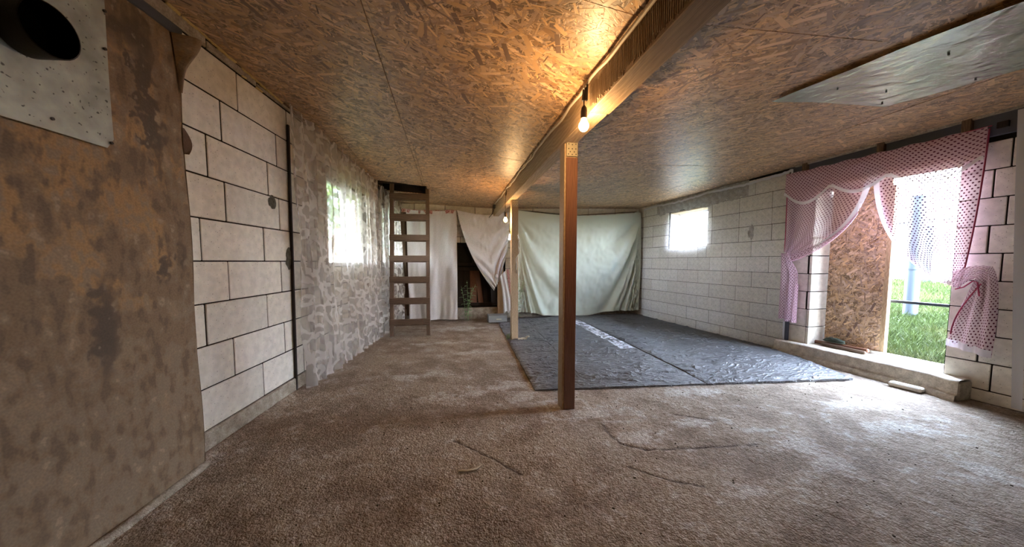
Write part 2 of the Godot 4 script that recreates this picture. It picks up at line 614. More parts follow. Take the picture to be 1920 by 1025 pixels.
func make_materials() -> void:
	var osb := make_osb()
	var fine := make_height(512, 0.03, 0.12, 5)
	var gritty := make_height(1024, 0.015, 0.11, 15, 0.075)
	material("osb", Color(0.93, 0.92, 0.90), 0.42, {"tex": osb[0], "bump": [osb[1], 0.16], "spec": 0.55, "uv": Vector3(0.5, 0.5, 1)})
	material("osb_wall", Color(0.90, 0.92, 0.98), 0.75, {"tex": osb[0], "bump": [osb[1], 0.12], "spec": 0.3, "tri": 0.6})
	var aac := make_aac()
	var tones := [Color(0.865, 0.84, 0.79), Color(0.85, 0.82, 0.765), Color(0.88, 0.86, 0.82), Color(0.835, 0.815, 0.77)]
	for k in 4:
		material("block_%d" % k, tones[k], 0.9, {"tex": aac[0], "tri": 2.0, "world": true, "bump": [aac[1], 0.12], "spec": 0.2})
	var conc := make_tone(512, Color(0.54, 0.51, 0.465), Color(0.76, 0.735, 0.69), 0.012, 0.07, 41)
	material("mortar", Color(0.13, 0.12, 0.11), 0.95, {"spec": 0.1})
	material("plinth", Color(0.92, 0.90, 0.87), 0.95, {"tex": conc, "tri": 1.6, "world": true, "bump": [gritty, 0.5], "spec": 0.2})
	material("patch", Color(0.56, 0.57, 0.54), 0.95, {"tex": conc, "tri": 4.0, "world": true, "bump": [gritty, 0.4], "spec": 0.2})
	var ftex := make_tone(1024, Color(0.66, 0.63, 0.60), Color(1.0, 1.0, 1.0), 0.03, 0.11, 43)
	material("floor", Color.WHITE, 0.9, {"tex": ftex, "tri": 0.9, "world": true, "bump": [gritty, 1.15], "spec": 0.35, "vcol": true})
	var pine := make_wood(512, Color(0.80, 0.71, 0.58), Color(0.61, 0.52, 0.41), 101)
	var red := make_wood(512, Color(0.52, 0.35, 0.25), Color(0.36, 0.225, 0.16), 111, 0.6)
	var old := make_wood(512, Color(0.50, 0.40, 0.31), Color(0.27, 0.205, 0.155), 121)
	material("pine", Color(0.95, 0.93, 0.9), 0.75, {"tex": pine[0], "tri": 3.0, "bump": [pine[1], 0.1]})
	material("beam_wood", Color(0.97, 0.95, 0.92), 0.75, {"tex": pine[0], "tri": Vector3(3, 0.8, 3), "bump": [pine[1], 0.15]})
	material("beam_grey", Color(0.78, 0.75, 0.72), 0.8, {"tex": pine[0], "tri": Vector3(3, 0.8, 3), "bump": [pine[1], 0.2]})
	material("stained_wood", Color.WHITE, 0.7, {"tex": red[0], "tri": Vector3(4, 1.0, 4), "bump": [red[1], 0.12]})
	material("old_wood", Color.WHITE, 0.75, {"tex": old[0], "tri": Vector3(4, 1.3, 4), "bump": [old[1], 0.15]})
	material("dark_wood", Color(0.36, 0.34, 0.33), 0.8, {"tex": old[0], "tri": Vector3(3, 1, 3), "bump": [old[1], 0.15]})
	material("lintel_grey", Color(0.31, 0.32, 0.345), 0.9, {"bump": [fine, 0.3], "tri": 2.0, "spec": 0.2})
	var rust := make_rust()
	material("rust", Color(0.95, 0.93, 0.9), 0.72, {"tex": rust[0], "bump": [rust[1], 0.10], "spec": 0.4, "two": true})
	material("rust_plain", Color(0.35, 0.26, 0.19), 0.75, {"bump": [fine, 0.3], "tri": 2.0, "two": true})
	var zinc := make_zinc()
	material("zinc", Color(1.0, 1.0, 0.97), 0.6, {"tex": zinc, "metal": 0.25, "uv": Vector3(1.4, 1.4, 1), "bump": [fine, 0.1], "two": true})
	material("zinc_bright", Color(0.73, 0.79, 0.72), 0.26, {"metal": 0.8, "bump": [make_height(512, 0.006, 0.02, 88), 1.6], "two": true, "uv": Vector3(0.9, 0.9, 1)})
	material("plate_metal", Color(0.72, 0.68, 0.58), 0.45, {"metal": 0.6})
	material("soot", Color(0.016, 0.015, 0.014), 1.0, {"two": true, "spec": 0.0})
	material("pipe_metal", Color(0.20, 0.19, 0.175), 0.6, {"metal": 0.4, "bump": [fine, 0.2], "tri": 3.0, "two": true})
	material("cable", Color(0.70, 0.66, 0.60), 0.55)
	material("black", Color(0.04, 0.04, 0.045), 0.6)
	material("cap_brown", Color(0.16, 0.11, 0.09), 0.5)
	material("foam", Color(0.78, 0.68, 0.45), 0.9, {"bump": [fine, 1.0], "tri": 6.0})
	material("screw", Color(0.12, 0.11, 0.10), 0.6)
	material("lace", Color(1, 1, 1), 0.9, {"tex": make_lace(), "alpha": true, "back": Color(0.7, 0.7, 0.7), "spec": 0.1})
	material("voile", Color(1, 1, 1), 0.9, {"tex": make_dots(), "alpha": true, "back": Color(0.16, 0.16, 0.16), "uv": Vector3(6.25, 6.25, 1), "spec": 0.1})
	material("voile_hem", Color(0.90, 0.88, 0.90, 0.72), 0.9, {"alpha": true, "back": Color(0.6, 0.6, 0.6), "spec": 0.1})
	material("voile_edge", Color(0.62, 0.22, 0.34), 0.9, {"two": true})
	material("net", Color(1, 1, 1), 0.9, {"tex": make_net(), "alpha": true, "back": Color(0.5, 0.5, 0.5), "uv": Vector3(12, 12, 1), "spec": 0.1})
	material("net_hem", Color(0.80, 0.80, 0.81, 0.85), 0.9, {"alpha": true, "spec": 0.1})
	var loz := make_lozenge()
	material("white_cloth", Color(1.0, 1.0, 1.0), 0.9, {"tex": loz[0], "bump": [loz[1], 0.1], "uv": Vector3(4, 4, 1), "back": Color(0.5, 0.5, 0.5), "two": true, "spec": 0.15})
	material("red_hem", Color.WHITE, 0.9, {"tex": make_red_hem(), "uv": Vector3(5, 5, 1), "two": true})
	material("green_cloth", Color(0.80, 0.83, 0.775), 0.85, {"bump": [fine, 0.1], "uv": Vector3(5, 5, 1), "two": true, "back": Color(0.2, 0.2, 0.2), "spec": 0.2})
	material("mat_black", Color(0.37, 0.37, 0.378), 0.46, {"bump": [make_wrinkles(1024, 19), 2.2], "tri": Vector3(0.7, 0.7, 1.3), "world": true, "spec": 0.5})
	material("mat_print", Color(1, 1, 1), 0.6, {"tex": make_print(), "alpha": true})
	material("white_paint", Color(0.88, 0.88, 0.86), 0.5)
	material("glass", Color(0.9, 0.95, 0.95, 0.06), 0.02, {"alpha": true})
	material("glass_dark", Color(0.05, 0.05, 0.05), 0.15)
	material("grass_ground", Color(0.18, 0.21, 0.09), 0.95, {"bump": [gritty, 2.0], "tri": 0.8, "world": true, "spec": 0.1})
	material("grass", Color(0.225, 0.25, 0.14), 0.7, {"two": true, "back": Color(0.5, 0.5, 0.5), "vcol": true, "spec": 0.2})
	material("leaf", Color(0.45, 0.58, 0.34), 0.6, {"two": true, "back": Color(0.4, 0.4, 0.4)})
	material("tree_leaf", Color(0.40, 0.50, 0.18), 0.6, {"two": true, "back": Color(0.6, 0.6, 0.6)})
	material("bark", Color(0.30, 0.24, 0.18), 0.9)
	material("galvanised", Color(0.18, 0.21, 0.235), 0.6, {"metal": 0.3})
	material("fence_white", Color(0.86, 0.87, 0.88), 0.8)
	material("crate_grey", Color(0.50, 0.50, 0.49), 0.6)
	material("paper", Color(0.80, 0.76, 0.68), 0.9, {"two": true})
	material("rope", Color(0.55, 0.48, 0.38), 0.9)

# ---------------------------------------------------------------- the place
# camera height 1.18 m; room axis is -z; walls open slightly towards the camera
var tl := frame(Vector3(-1.50, 0, -2.33), Vector3(0.0968, 0, -0.9953).normalized())
var tr := frame(Vector3(4.38, 0, -2.0), Vector3(0.0702, 0, 0.99753).normalized())
var tb := frame(Vector3(-0.5, 0, -7.10), Vector3(0.999, 0, 0.0438).normalized())
const BX0 := 0.845
const BX1 := 0.955
const BEAM_TOP := 2.262

func left_x(z: float) -> float:
	return -1.50 + 0.09726 * (-2.33 - z)

func right_x(z: float) -> float:
	return 4.38 + 0.0704 * (z + 2.0)

func ceil_y(x: float, z: float) -> float:
	var zz := minf(z, 0.6)
	if x <= BX0:
		var lx := left_x(zz)
		return lerpf(2.57 + 0.05 * (zz + 2.65), BEAM_TOP, clampf((x - lx) / (BX0 - lx), -0.3, 1.0))
	var rx := right_x(zz)
	return lerpf(BEAM_TOP, 2.385 + 0.0135 * (zz + 2.0), clampf((x - BX1) / (rx - BX1), 0.0, 1.2))

# rectangle minus openings; each rect is [a0, a1, b0, b1]
func minus(r: Array, holes: Array) -> Array:
	var todo := [r]
	for h in holes:
		var next := []
		for q in todo:
			if q[1] <= h[0] or q[0] >= h[1] or q[3] <= h[2] or q[2] >= h[3]:
				next.append(q)
				continue
			if q[0] < h[0]:
				next.append([q[0], h[0], q[2], q[3]])
			if q[1] > h[1]:
				next.append([h[1], q[1], q[2], q[3]])
			var m0 := maxf(q[0], h[0])
			var m1 := minf(q[1], h[1])
			if q[2] < h[2]:
				next.append([m0, m1, q[2], h[2]])
			if q[3] > h[3]:
				next.append([m0, m1, h[3], q[3]])
		todo = next
	return todo

func core(parent: Node3D, x0: float, x1: float, y0: float, y1: float, z0: float, z1: float, holes: Array, mat: Material, called := "mortar_core") -> void:
	var b := MB.new()
	for q in minus([x0, x1, y0, y1], holes):
		b.box(Vector3((q[0] + q[1]) / 2, (q[2] + q[3]) / 2, (z0 + z1) / 2), Vector3(q[1] - q[0], q[3] - q[2], z1 - z0), 0.0)
	put(called, b.mesh(), mat, parent)

# courses of blocks on a wall frame; rows: [y0, y1, first joint], len: block length
func courses(parent: Node3D, x0: float, x1: float, rows: Array, len: float, holes: Array, gap := 0.008) -> void:
	for r in rows:
		var a: float = r[2]
		while a > x0:
			a -= len
		while a < x1:
			var cut := [maxf(a, x0), minf(a + len, x1), r[0], r[1]]
			a += len
			if cut[1] - cut[0] < 0.03:
				continue
			for q in minus(cut, holes):
				var w: float = q[1] - q[0] - gap
				var h: float = q[3] - q[2] - gap
				if w < 0.015 or h < 0.015:
					continue
				w = snappedf(w, 0.005)
				put("block", cbox(Vector3(w, h, 0.05), 0.004), mt["block_%d" % (rng.randi() % 4)], parent, Vector3((q[0] + q[1]) / 2, (q[2] + q[3]) / 2, -0.025 + rng.randf_range(-0.002, 0.0015)))

func set_view() -> void:
	var f := 640.0
	var cam := Camera3D.new()
	cam.name = "camera"
	cam.projection = Camera3D.PROJECTION_FRUSTUM
	cam.near = 0.05
	cam.far = 200.0
	cam.size = 1025.0 / f * 0.05
	cam.frustum_offset = Vector2(0.0, (534.0 - 512.5) / f * 0.05)
	cam.transform = Transform3D(Basis.from_euler(Vector3(deg_to_rad(-3.9329), deg_to_rad(-10.1631), 0)), Vector3(0, 1.18, 0))
	add_child(cam)
	cam.current = true
	var sky_mat := ProceduralSkyMaterial.new()
	sky_mat.sky_top_color = Color(0.80, 0.88, 1.0)
	sky_mat.sky_horizon_color = Color(0.98, 0.99, 1.0)
	sky_mat.ground_horizon_color = Color(0.55, 0.58, 0.50)
	sky_mat.ground_bottom_color = Color(0.35, 0.38, 0.30)
	sky_mat.energy_multiplier = 25.0
	var sky := Sky.new()
	sky.sky_material = sky_mat
	var e := Environment.new()
	e.background_mode = Environment.BG_SKY
	e.sky = sky
	e.tonemap_mode = Environment.TONE_MAPPER_LINEAR
	e.tonemap_exposure = 4.6
	e.sdfgi_enabled = true
	e.ssao_enabled = true
	e.ssil_enabled = true
	var w := WorldEnvironment.new()
	w.name = "world_environment"
	w.environment = e
	add_child(w)

func build_floor() -> void:
	var b := MB.new()
	b.colored = true
	var big := noise(0.9, 201, 4)
	var mid := noise(3.5, 202, 4)
	var fin := noise(14.0, 203, 3)
	var whites := [[1.24, -2.03, 0.22, 0.10], [1.17, -2.28, 0.2, 0.06], [2.1, -2.69, 0.35, 0.10], [2.2, -1.76, 0.28, 0.13], [2.17, -1.56, 0.2, 0.08], [3.16, -1.84, 0.5, 0.12], [2.91, -1.32, 0.25, 0.1], [0.0, -3.0, 0.35, 0.10], [0.57, -3.17, 0.30, 0.14], [1.83, -2.16, 0.18, 0.07], [2.07, -1.99, 0.12, 0.05], [-0.3, -3.6, 0.4, 0.1], [0.3, -4.4, 0.4, 0.12], [-0.2, -5.0, 0.4, 0.1], [1.1, -2.45, 0.3, 0.12], [3.4, -2.25, 0.4, 0.15], [0.1, -6.0, 0.5, 0.2], [1.5, -1.45, 0.12, 0.05], [0.62, -2.9, 0.14, 0.3]]
	var cracks := [[Vector2(0.003, -2.22), Vector2(0.12, -2.1), Vector2(0.25, -1.95), Vector2(0.369, -1.80)], [Vector2(1.092, -2.29), Vector2(1.06, -2.15), Vector2(1.081, -1.99), Vector2(1.2, -1.90), Vector2(1.333, -1.88), Vector2(1.60, -1.86), Vector2(1.95, -1.83)], [Vector2(1.7, -2.32), Vector2(1.86, -2.22), Vector2(1.95, -2.16)], [Vector2(1.0, -1.75), Vector2(1.15, -1.60), Vector2(1.3, -1.52)]]
	var base := Color(0.605, 0.545, 0.485)
	var dusty := Color(0.68, 0.625, 0.56)
	var white := Color(0.83, 0.815, 0.79)
	var dirt := Color(0.50, 0.435, 0.375)
	for zone in [[-3.4, 1.9, 0.016], [-7.3, -3.4, 0.03]]:
		var z0: float = zone[0]
		var nx := int(6.6 / zone[2])
		var nz := int((zone[1] - z0) / zone[2])
		var k0 := b.v.size()
		for j in nz + 1:
			var z: float = lerpf(zone[1], z0, float(j) / nz)
			for i in nx + 1:
				var x := -1.9 + 6.6 * i / nx
				var a := big.get_noise_2d(x, z)
				var m := mid.get_noise_2d(x, z)
				var f := fin.get_noise_2d(x, z)
				var y := 0.006 * a + 0.004 * m + 0.0025 * f - 0.006
				var c := base.lerp(dusty, ss(-0.25, 0.35, a + 0.5 * m + 0.1))
				c = c.lerp(dirt, 0.35 * ss(0.1, 0.45, -m - 0.4 * a))
				var wh := 0.0
				for q in whites:
					var dx: float = (x - q[0]) / q[2]
					var dz: float = (z - q[1]) / q[3]
					var dd := dx * dx + dz * dz
					if dd < 4.0:
						wh = maxf(wh, ss(0.15, 0.75, exp(-dd) * 0.75 + 0.55 * m + 0.5 * f))
				wh = maxf(wh, 0.6 * ss(0.30, 0.5, m * 0.8 + f * 0.6))
				c = c.lerp(white, wh * 0.85)
				var p := Vector2(x, z)
				if z > -2.4 and z < -1.4:
					for cr in cracks:
						for s in cr.size() - 1:
							var e: Vector2 = Geometry2D.get_closest_point_to_segment(p, cr[s], cr[s + 1])
							var g := 1.0 - ss(0.003, 0.012, p.distance_to(e) + 0.006 * f)
							if g > 0.0:
								y -= 0.004 * g
								c = c.lerp(dirt * 0.5, g * 0.8)
				# poured pad under the post
				var pd := Vector2(maxf(absf(x - 0.93) - 0.15, 0.0), maxf(absf(z + 2.56) - 0.15, 0.0)).length()
				var rim := 1.0 - ss(0.0, 0.022, absf(pd - 0.02 + 0.01 * f))
				if pd > 0.0:
					c = c.lerp(white, rim * 0.75)
				else:
					y += 0.002
				# mortar fillet and dirt at the wall foot
				var dl := x - left_x(z)
				if dl < 0.14:
					y += 0.03 * ss(0.13, 0.02, dl + 0.05 * m)
				b.v.append(Vector3(x, y, z))
				b.uv.append(Vector2(x, z))
				b.c.append(Color(c.r * c.r, c.g * c.g, c.b * c.b))
		for j in nz + 1:
			for i in nx + 1:
				var l := b.v[k0 + j * (nx + 1) + maxi(i - 1, 0)]
				var r := b.v[k0 + j * (nx + 1) + mini(i + 1, nx)]
				var u := b.v[k0 + maxi(j - 1, 0) * (nx + 1) + i]
				var d := b.v[k0 + mini(j + 1, nz) * (nx + 1) + i]
				b.n.append((r - l).cross(d - u).normalized() * (1.0 if (r - l).cross(d - u).y > 0 else -1.0))
		for j in nz:
			for i in nx:
				var q := k0 + j * (nx + 1) + i
				b.ix.append_array([q, q + nx + 1, q + 1, q + 1, q + nx + 1, q + nx + 2])
	var fl := struct("floor")
	put("screed", b.mesh(), mt.floor, fl)
	put("slab", one_box(Vector3(1.4, -0.12, -2.7), Vector3(6.7, 0.2, 9.3), 0.0), mt.plinth, fl)

func build_left_wall() -> void:
	var w := struct("wall_left", tl)
	var holes := [[1.79, 3.04, 1.12, 2.14], [3.80, 4.68, 1.12, 2.16]]
	core(w, -4.4, 4.95, 0.0, 3.0, -0.13, -0.005, holes, mt.mortar)
	var rows := []
	var first := [0.576, 0.283, 0.663, 0.273, 0.663, 0.283, 0.75, 0.283, 0.45]
	for k in 9:
		rows.append([0.132 + 0.2625 * k, 0.132 + 0.2625 * (k + 1), first[k]])
	courses(w, -0.65, 4.95, rows, 0.6, holes)
	# block offcut at the upper joint, plinth, sealing strip and foam under the boards
	put("plinth", one_box(Vector3(2.0, 0.066, -0.012), Vector3(5.9, 0.13, 0.06), 0.008), mt.plinth, w)
	for k in 12:
		var a := -0.75 + k * 0.47
		var p := tl * Vector3(a + 0.235, 0, 0)
		put("cap_strip", one_box(Vector3(a + 0.235, (2.497 + ceil_y(p.x, p.z)) / 2 - 0.004, -0.02), Vector3(0.462, maxf(0.012, ceil_y(p.x, p.z) - 2.497 - 0.018), 0.05), 0.004), mt.plinth, w)
	var fb := MB.new()
	for k in 60:
		var a := rng.randf_range(-0.7, 1.0)
		var p := tl * Vector3(a, 0, 0.02)
		fb.box(Vector3(a, ceil_y(p.x, p.z) - 0.006 - (0.05 if k % 9 == 0 else 0.0), 0.004), Vector3(rng.randf_range(0.03, 0.09), rng.randf_range(0.008, 0.02), rng.randf_range(0.01, 0.02)), 0.006, Basis(Vector3.BACK, rng.randf_range(-0.15, 0.15)))
	var fo := put("expanding_foam", fb.mesh(), mt.foam, w)
	fo.set_meta("kind", "stuff")
	# grey mortar daubs
	for q in [[0.79, 1.66, 0.055, 0.06], [1.0, 1.21, 0.06, 0.1]]:
		var mb := MB.new()
		var nn := noise(9.0, 301 + int(q[0] * 10), 2)
		mb.grid(14, 6, func(i: int, j: int):
			var an := TAU * i / 14.0
			var rr := j / 6.0 * (1.0 + 0.35 * nn.get_noise_2d(cos(an), sin(an)))
			return Vector3(q[0] + q[2] * rr * cos(an), q[1] + q[3] * rr * sin(an), 0.012 * (1.0 - rr * rr) + 0.0005), func(i: int, j: int): return Vector2(i, j), true)
		put("mortar_patch", mb.mesh(), mt.patch, w)
	# window reveals lined with plaster
	var n := 0
	for h in holes:
		n += 1
		var win := struct("window_%d" % n, tl)
		window(win, h, -0.085)

func window(win: Node3D, h: Array, d: float, mull := 1) -> void:
	var fr := MB.new()
	var t := 0.05
	for q in [[h[0], h[0] + t, h[2], h[3]], [h[1] - t, h[1], h[2], h[3]], [h[0] + t, h[1] - t, h[2], h[2] + t], [h[0] + t, h[1] - t, h[3] - t, h[3]]]:
		fr.box(Vector3((q[0] + q[1]) / 2, (q[2] + q[3]) / 2, d), Vector3(q[1] - q[0], q[3] - q[2], 0.06), 0.006)
	put("window_frame", fr.mesh(), mt.white_paint, win)
	for k in mull:
		var x: float = lerpf(h[0], h[1], (k + 1.0) / (mull + 1.0))
		put("mullion", one_box(Vector3(x, (h[2] + h[3]) / 2, d), Vector3(0.045, h[3] - h[2] - 2 * t, 0.05), 0.005), mt.white_paint, win)
	var pw: float = (h[1] - h[0] - 2 * t) / (mull + 1)
	for k in mull + 1:
		put("pane", one_box(Vector3(h[0] + t + pw * (k + 0.5), (h[2] + h[3]) / 2, d), Vector3(pw, h[3] - h[2] - 2 * t, 0.004), 0.0), mt.glass, win)

func build_right_wall() -> void:
	var w := struct("wall_right", tr)
	# local x = -s ; window, doorway
	var win := [-3.95, -3.03, 1.425, 2.10]
	var door := [-1.43, -0.285, 0.0, 2.05]
	core(w, -5.1, 4.0, 0.0, 3.0, -0.30, -0.005, [win, door], mt.mortar)
	var far := []
	var first := [-2.437, -2.703, -1.957, -2.695, -2.454, -2.72, -1.941, -2.44, -1.951, -2.2]
	for k in 10:
		far.append([0.165 + 0.2165 * k - 0.0, 0.165 + 0.2165 * (k + 1), first[k]])
	far.append([0.0, 0.165, -2.7])
	courses(w, -5.0, -1.447, far, 0.495, [win, door], 0.0065)
	var near := []
	for k in 9:
		near.append([0.106 + 0.228 * k, 0.106 + 0.228 * (k + 1), -0.02 if k % 2 == 0 else -0.10])
	near.append([0.0, 0.106, -0.13])
	courses(w, -0.285, 1.6, near, 0.5, [])
	put("plaster", one_box(Vector3(2.8, 1.3, -0.02), Vector3(2.4, 2.6, 0.04), 0.0), mt.plinth, w)
	# block ends showing in the door and window reveals
	for k in 9:
		var y := 0.165 + 0.2165 * k
		put("block", cbox(Vector3(0.032, 0.2065 if y + 0.22 < 2.06 else 0.12, 0.30), 0.004), mt["block_%d" % (k % 4)], w, Vector3(-1.43, y + 0.10825 - (0.045 if y + 0.22 > 2.06 else 0.0), -0.15))
	for k in 3:
		var hgt: float = [0.222, 0.215, 0.215][k]
		put("block", cbox(Vector3(0.02, hgt, 0.24), 0.003), mt["block_%d" % (k % 4)], w, Vector3(-3.945, 1.425 + 0.112 + 0.22 * k, -0.15))
	put("window_board", one_box(Vector3(-3.49, 1.433, -0.15), Vector3(0.9, 0.016, 0.25), 0.003), mt.block_2, w)
	put("window_lintel", one_box(Vector3(-3.49, 2.09, -0.15), Vector3(0.9, 0.02, 0.25), 0.003), mt.pine, w)
	# smeared mortar band above the window and a dark patch by it
	var sm := MB.new()
	var nn := noise(2.5, 311, 3)
	sm.grid(60, 8, func(i: int, j: int):
		var x := -4.3 + 2.0 * i / 60.0
		var lo := 2.09 + 0.05 * nn.get_noise_2d(x * 2.0, 0.0) + 0.08 * ss(-3.1, -2.4, x) * absf(nn.get_noise_2d(x * 5.0, 4.0))
		return Vector3(x, lerpf(lo, 2.345, j / 8.0), 0.004 + 0.004 * nn.get_noise_2d(x * 6.0, j)), func(i: int, j: int): return Vector2(i, j))
	put("mortar_smear", sm.mesh(), material("smear", Color(0.93, 0.94, 0.95), 0.95, {"tex": mt.plinth.albedo_texture, "tri": 1.6, "world": true}), w)
	var wn := struct("window_3", tr)
	window(wn, win, -0.26, 0)
	put("damp_patch", blob_mesh(Vector2(-2.24, 1.60), Vector2(0.045, 0.11), 321), mt.smear, w)
	# concrete base and threshold at the doorway
	var th := struct("trim_1", tr)
	var tb2 := MB.new()
	var sn := noise(3.0, 331, 3)
	var ring := [[-0.01, 0.15], [0.05, 0.142], [0.055, 0.118], [0.155, 0.108], [0.172, 0.094], [0.175, 0.06], [0.172, -0.18], [0.178, -0.20], [0.205, -0.205], [0.205, -0.26], [0.195, -0.31], [-0.01, -0.32]]
	tb2.grid(60, ring.size() - 1, func(i: int, j: int):
		var x := -1.74 + 1.62 * i / 60.0
		var q: Array = ring[j]
		var r := sn.get_noise_2d(x * 4.0, j * 1.7)
		var edge := 0.06 * ss(-0.35, -0.15, x)
		return Vector3(x, maxf(-0.01, q[0] + 0.004 * r), q[1] + 0.008 * r + (edge if j < 6 else 0.0)), func(i: int, j: int): return Vector2(i * 0.03, j * 0.1), true)
	put("threshold", tb2.mesh(), material("threshold", Color(1.0, 0.985, 0.96), 0.95, {"tex": make_tone(256, Color(0.66, 0.63, 0.59), Color(0.86, 0.84, 0.80), 0.02, 0.1, 47), "tri": 2.0, "world": true, "spec": 0.2}), th)
	put("end_cap", one_box(Vector3(-0.13, 0.075, -0.05), Vector3(0.03, 0.16, 0.42), 0.01), mt.threshold, th)
	# lintel over the doorway: dark tarred beam, yellow board, laths and joist ends
	var l := struct("trim_2", tr)
	put("lintel_board", one_box(Vector3(-0.86, 2.12, -0.13), Vector3(1.3, 0.14, 0.30), 0.004), mt.pine, l)
	put("lintel_beam", one_box(Vector3(-0.86, 2.30, -0.03), Vector3(1.75, 0.21, 0.09), 0.004), mt.lintel_grey, l)
	put("lath", one_box(Vector3(-0.80, 2.365, 0.028), Vector3(1.7, 0.022, 0.025), 0.003, Basis(Vector3.BACK, 0.012)), mt.plinth, l)
	put("ledger_plank", one_box(Vector3(-0.66, 2.236, 0.03), Vector3(0.5, 0.045, 0.03), 0.003, Basis(Vector3.BACK, 0.04)), mt.stained_wood, l)
	for x in [-1.53, -0.82, -0.255]:
		put("joist_end", one_box(Vector3(x, 2.31, 0.03), Vector3(0.055, 0.13, 0.05), 0.003), mt.old_wood, l)
	put("spacer_block", one_box(Vector3(-0.07, 2.27, 0.02), Vector3(0.06, 0.05, 0.03), 0.003), mt.dark_wood, l)

func blob_mesh(c: Vector2, r: Vector2, sd: int) -> ArrayMesh:
	var mb := MB.new()
	var nn := noise(9.0, sd, 2)
	mb.grid(14, 5, func(i: int, j: int):
		var an := TAU * i / 14.0
		var rr := j / 5.0 * (1.0 + 0.6 * nn.get_noise_2d(cos(an), sin(an)))
		return Vector3(c.x + r.x * rr * cos(an), c.y + r.y * rr * sin(an), 0.006 * (1.0 - rr * rr) + 0.0005), func(i: int, j: int): return Vector2(i, j), true)
	return mb.mesh()

func build_back_wall() -> void:
	var w := struct("wall_back", tb)
	var gate := [0.30, 1.62, 0.24, 1.56]
	var slit := [1.62, 1.90, 1.59, 1.81]
	core(w, -0.9, 5.0, 0.0, 3.0, -0.28, -0.03, [gate, slit], mt.mortar)
	var rows := []
	for k in 10:
		rows.append([0.165 + 0.2165 * k, 0.165 + 0.2165 * (k + 1), 0.1 if k % 2 == 0 else 0.4])
	courses(w, -0.9, 4.7, rows, 0.6, [gate, slit, [-0.9, 5.0, 0.0, 0.24]])
	put("plinth", one_box(Vector3(1.9, 0.11, 0.0), Vector3(5.4, 0.24, 0.10), 0.01), mt.plinth, w)
	var wn := struct("window_4", tb)
	window(wn, slit, -0.2, 0)
	# brown plank gate in the opening, glazed above
	var g := struct("door_1", tb)
	for k in 9:
		var x: float = 0.30 + 1.32 / 9 * (k + 0.5)
		put("plank", one_box(Vector3(x, 0.62, -0.24), Vector3(1.32 / 9 - 0.006, 0.76, 0.03), 0.003), mt.dark_wood if k != 4 else mt.stained_wood, g)
	for y in [0.27, 1.02, 1.12, 1.53]:
		put("rail", one_box(Vector3(0.96, y, -0.215), Vector3(1.32, 0.07, 0.04), 0.004), mt.dark_wood, g)
	for x in [0.33, 0.63, 0.96, 1.29, 1.59]:
		put("stile", one_box(Vector3(x, 1.33, -0.225), Vector3(0.05, 0.40, 0.04), 0.004), mt.dark_wood, g)
	for k in 4:
		put("pane", one_box(Vector3([0.48, 0.795, 1.125, 1.44][k], 1.33, -0.235), Vector3(0.27, 0.38, 0.006), 0.0), mt.glass_dark, g)
	put("brace", one_box(Vector3(1.08, 0.62, -0.21), Vector3(0.10, 0.78, 0.025), 0.003, Basis(Vector3.BACK, 0.12)), mt.stained_wood, g)
	put("infill_board", one_box(Vector3(0.96, 0.9, -0.27), Vector3(1.32, 1.32, 0.02), 0.0), mt.dark_wood, g)

func build_front_wall() -> void:
	var w := struct("wall_front")
	core(w, -2.2, 5.2, 0.0, 3.0, 1.9, 2.1, [], mt.plinth, "masonry")

func build_ceiling() -> void:
	var c := struct("ceiling")
	put("roof_slab", one_box(Vector3(1.4, 3.05, -2.7), Vector3(7.2, 0.1, 9.8), 0.0), mt.old_wood, c)
	var hatch := [-1.12, -0.38, -6.2, -5.62]
	var zs := [-7.2, -6.2, -3.72, -1.47, 1.0, 1.95]
	for col in [[-1.9, -0.415, 0], [-0.415, BX0 + 0.03, 0], [BX1 - 0.03, 2.2, 1], [2.2, 3.45, 1], [3.45, 4.75, 1]]:
		for k in zs.size() - 1:
			for q in minus([col[0], col[1], zs[k], zs[k + 1]], [hatch]):
				panel(c, q[0] + 0.0025, q[1] - 0.0025, q[2] + 0.0025, q[3] - 0.0025, rng.randf_range(-0.003, 0.002))
	# dark hatch shaft
	var sh := MB.new()
	for q in [[Vector3(-1.13, 2.6, -5.91), Vector3(0.02, 0.5, 0.62)], [Vector3(-0.37, 2.58, -5.91), Vector3(0.02, 0.46, 0.62)], [Vector3(-0.75, 2.6, -6.22), Vector3(0.78, 0.44, 0.02)], [Vector3(-0.75, 2.6, -5.6), Vector3(0.78, 0.44, 0.02)]]:
		sh.box(q[0], q[1], 0.002)
	put("hatch_lining", sh.mesh(), mt.dark_wood, c)

